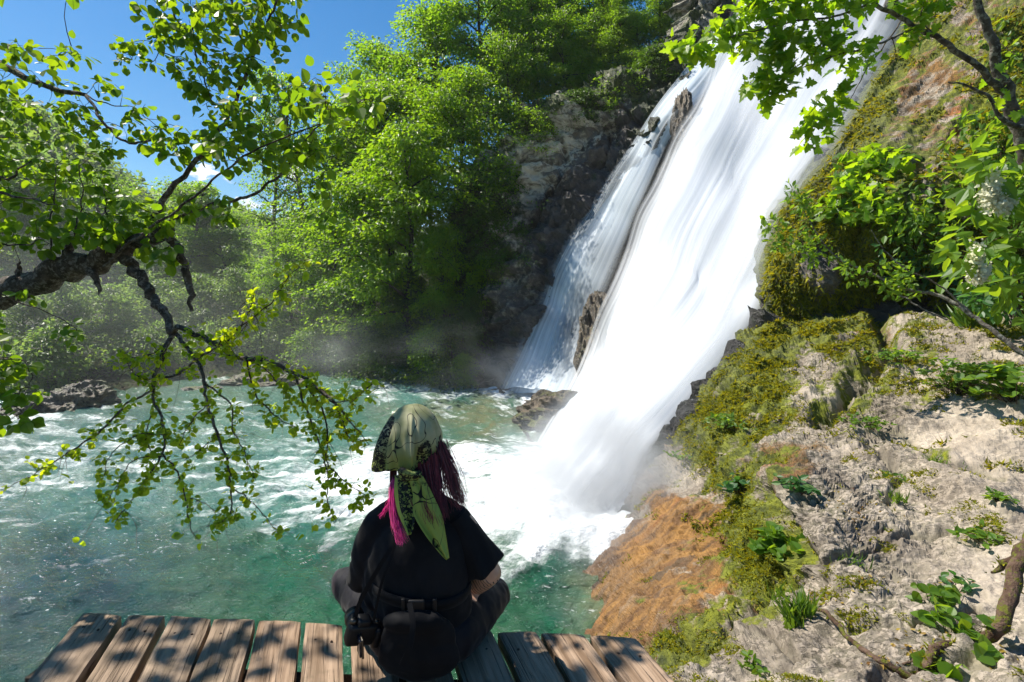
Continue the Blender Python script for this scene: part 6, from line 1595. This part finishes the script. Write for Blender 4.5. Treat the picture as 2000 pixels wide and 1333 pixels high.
# ------------------------------------------------------------------ boulders
WETROCK = Mat("wet_boulder"); _p = WETROCK.pos()
_n = WETROCK.noise(_p, 3.5, 7, .7); _f = WETROCK.noise(_p, 16, 5, .7)
_c = WETROCK.mix(WETROCK.ramp(_n, .35, .65), (.045, .036, .026), (.20, .15, .095))
_c = WETROCK.mix(WETROCK.ramp(_f, .52, .66), _c, (.025, .022, .018))
_c = WETROCK.mix(WETROCK.math('MULTIPLY', WETROCK.ramp(WETROCK.n("SeparateXYZ", {0: WETROCK.n("NewGeometry").outputs["Normal"]}).outputs[2], .35, .8), WETROCK.ramp(WETROCK.noise(_p, 1.7, 5, .7), .45, .58)), _c, (.09, .10, .02))
WETROCK = WETROCK.surf(WETROCK.princ(_c, .38, .5, WETROCK.bump(WETROCK.math('ADD', _n, _f), 1, .06)))
def boulder(label, c, r3, seed, rz=0.0, flat=1.0):
    mb = MB(); n = 56
    th, ph = np.meshgrid(np.linspace(0, np.pi, n), np.linspace(0, 2 * np.pi, 2 * n + 1)[:-1], indexing='ij')
    D_ = np.stack([np.sin(th) * np.cos(ph), np.sin(th) * np.sin(ph), np.cos(th)], -1)
    k = 1 + .30 * fbm(D_ * 1.3 + seed, 3) + .16 * ridge(D_ * 2.4 + seed, 4) - .12 * np.abs(pn(D_ * 3 + seed))
    V = D_ * k[..., None] * np.array(r3)
    cs, sn = math.cos(rz), math.sin(rz)
    V = np.stack([V[..., 0] * cs - V[..., 1] * sn, V[..., 0] * sn + V[..., 1] * cs, V[..., 2]], -1)
    i = np.arange(n * 2 * n).reshape(n, 2 * n); j = np.roll(i, -1, 1)
    mb.add(V, [np.stack([i[:-1], i[1:], j[1:], j[:-1]], -1).reshape(-1, 4)], 0, False)
    o = mb.build("boulder", [WETROCK]); o.location = [float(a) for a in c]
    return tag(o, label, "rock", "boulders in and beside the river")
boulder("brown wet outcrop at the water between the two falls", W(1108, 812, 10.7), (.95, .7, .46), 3.1, .3)
boulder("flat brown rock just breaking the water before the outcrop", W(1065, 832, 10.5), (.55, .4, .12), 7.7, .1)
boulder("dark rounded rock dividing the narrow fall from the big fall", W(1165, 700, 12.6), (.45, .6, 1.25), 5.2, .2)
boulder("dark narrow rock wedge splitting the two falls near their heads", W(1332, 246, 14.9), (.19, .35, .80), 41.7, .3)
boulder("mossy grey boulder at the far shore under the hanging branch", W(160, 800, 12.6), (.72, .7, .55), 11.3)
boulder("low wet boulder at the far shore, next to the mossy grey one", W(75, 815, 12.2), (.62, .6, .4), 15.9)
boulder("dark low boulder at the bend behind the hanging twigs", W(520, 755, 16.0), (1.3, .8, .35), 19.2)
boulder("small rock in the shallows before the willows", W(400, 770, 14.8), (.6, .4, .2), 23.4)
boulder("pale bleached stump of rock in the white shallows at the bend", W(590, 722, 18.6), (.35, .35, .4), 29.1)
boulder("small wet stone under the thin edge of the big fall", W(1268, 968, 6.3), (.09, .12, .09), 33.3)

# ------------------------------------------------------------------ spray and haze
def volbox(name, lo, hi, fn, label):
    """A closed body of drifting spray; fn builds its density."""
    lo, hi = np.array(lo, float), np.array(hi, float)
    V = np.array([[a, b, c] for a in (lo[0], hi[0]) for b in (lo[1], hi[1]) for c in (lo[2], hi[2])])
    mb = MB(); mb.add(V, [[[0, 1, 3, 2], [4, 6, 7, 5], [0, 4, 5, 1], [2, 3, 7, 6], [0, 2, 6, 4], [1, 5, 7, 3]]])
    m = Mat(name + "_air")
    den = fn(m)
    m.vol(m.n("VolumePrincipled", {"Color": (.93, .96, 1, 1), "Density": den, "Anisotropy": .25}))
    return tag(mb.build(name, [m.m]), label, "mist", kind="stuff")
def blob(m, c, r3, power=1.0):
    v = m.n("VectorMath", {0: m.pos(), 1: tuple(float(a) for a in c)}, operation='SUBTRACT').outputs[0]
    v = m.n("VectorMath", {0: v, 1: tuple(1.0 / a for a in r3)}, operation='MULTIPLY').outputs[0]
    l = m.n("VectorMath", {0: v}, operation='LENGTH').outputs["Value"]
    return m.ramp(l, 1.0, 0.0)
def plunge(m):
    a = m.math('MULTIPLY', blob(m, W(1165, 985, 6.9), (2.1, 2.6, 1.5)), 4.5)
    b = m.math('MULTIPLY', blob(m, W(1185, 890, 8.1), (1.25, 2.0, 1.6)), 2.2)
    s = m.math('ADD', a, b)
    return m.math('MULTIPLY', s, m.ramp(m.noise(m.pos(), 1.1, 3, .6), .3, .7))
volbox("spray", (-2.2, 4.0, -.1), (3.4, 12, 3.6), plunge, "dense white spray where the big fall hits the river")
def drift(m):
    z = m.n("SeparateXYZ", {0: m.pos()}).outputs[2]
    f = m.ramp(z, 3.2, .0)
    n = m.ramp(m.noise(m.vmap(m.pos(), (.35, .35, .8)), 1.0, 4, .6, .4), .42, .72)
    e = m.math('ADD', blob(m, W(860, 690, 15.2), (8, 4.2, 2.8)), blob(m, W(1000, 740, 14.2), (2.2, 2.2, 1.6)))
    return m.math('MULTIPLY', m.math('MULTIPLY', f, n), m.math('MULTIPLY', e, .16))
def bank(m):
    z = m.n("SeparateXYZ", {0: m.pos()}).outputs[2]
    n = m.ramp(m.noise(m.vmap(m.pos(), (.16, .16, .4)), 1.0, 4, .6, .4), .3, .75)
    return m.math('MULTIPLY', m.math('MULTIPLY', m.ramp(z, 8.5, .5), m.math('ADD', n, .35)), m.math('MULTIPLY', blob(m, (-15, 15.5, 1.5), (15, 8.0, 9)), .020))
volbox("mist", (-28, 10.8, 0.05), (-1.6, 23, 9.5), bank, "soft hazy veil of spray hanging before the willows of the far bank")
volbox("mist", (-11, 10.6, 0.0), (3.5, 19.5, 4.5), drift, "thin mist drifting over the river below the narrow fall")
def hazeb(m): return 0.0004
lo, hi = (-110, -12, -3.5), (110, 178, 62)
HZ = volbox("haze", lo, hi, hazeb, "faint blue haze of spray and air filling the gorge")
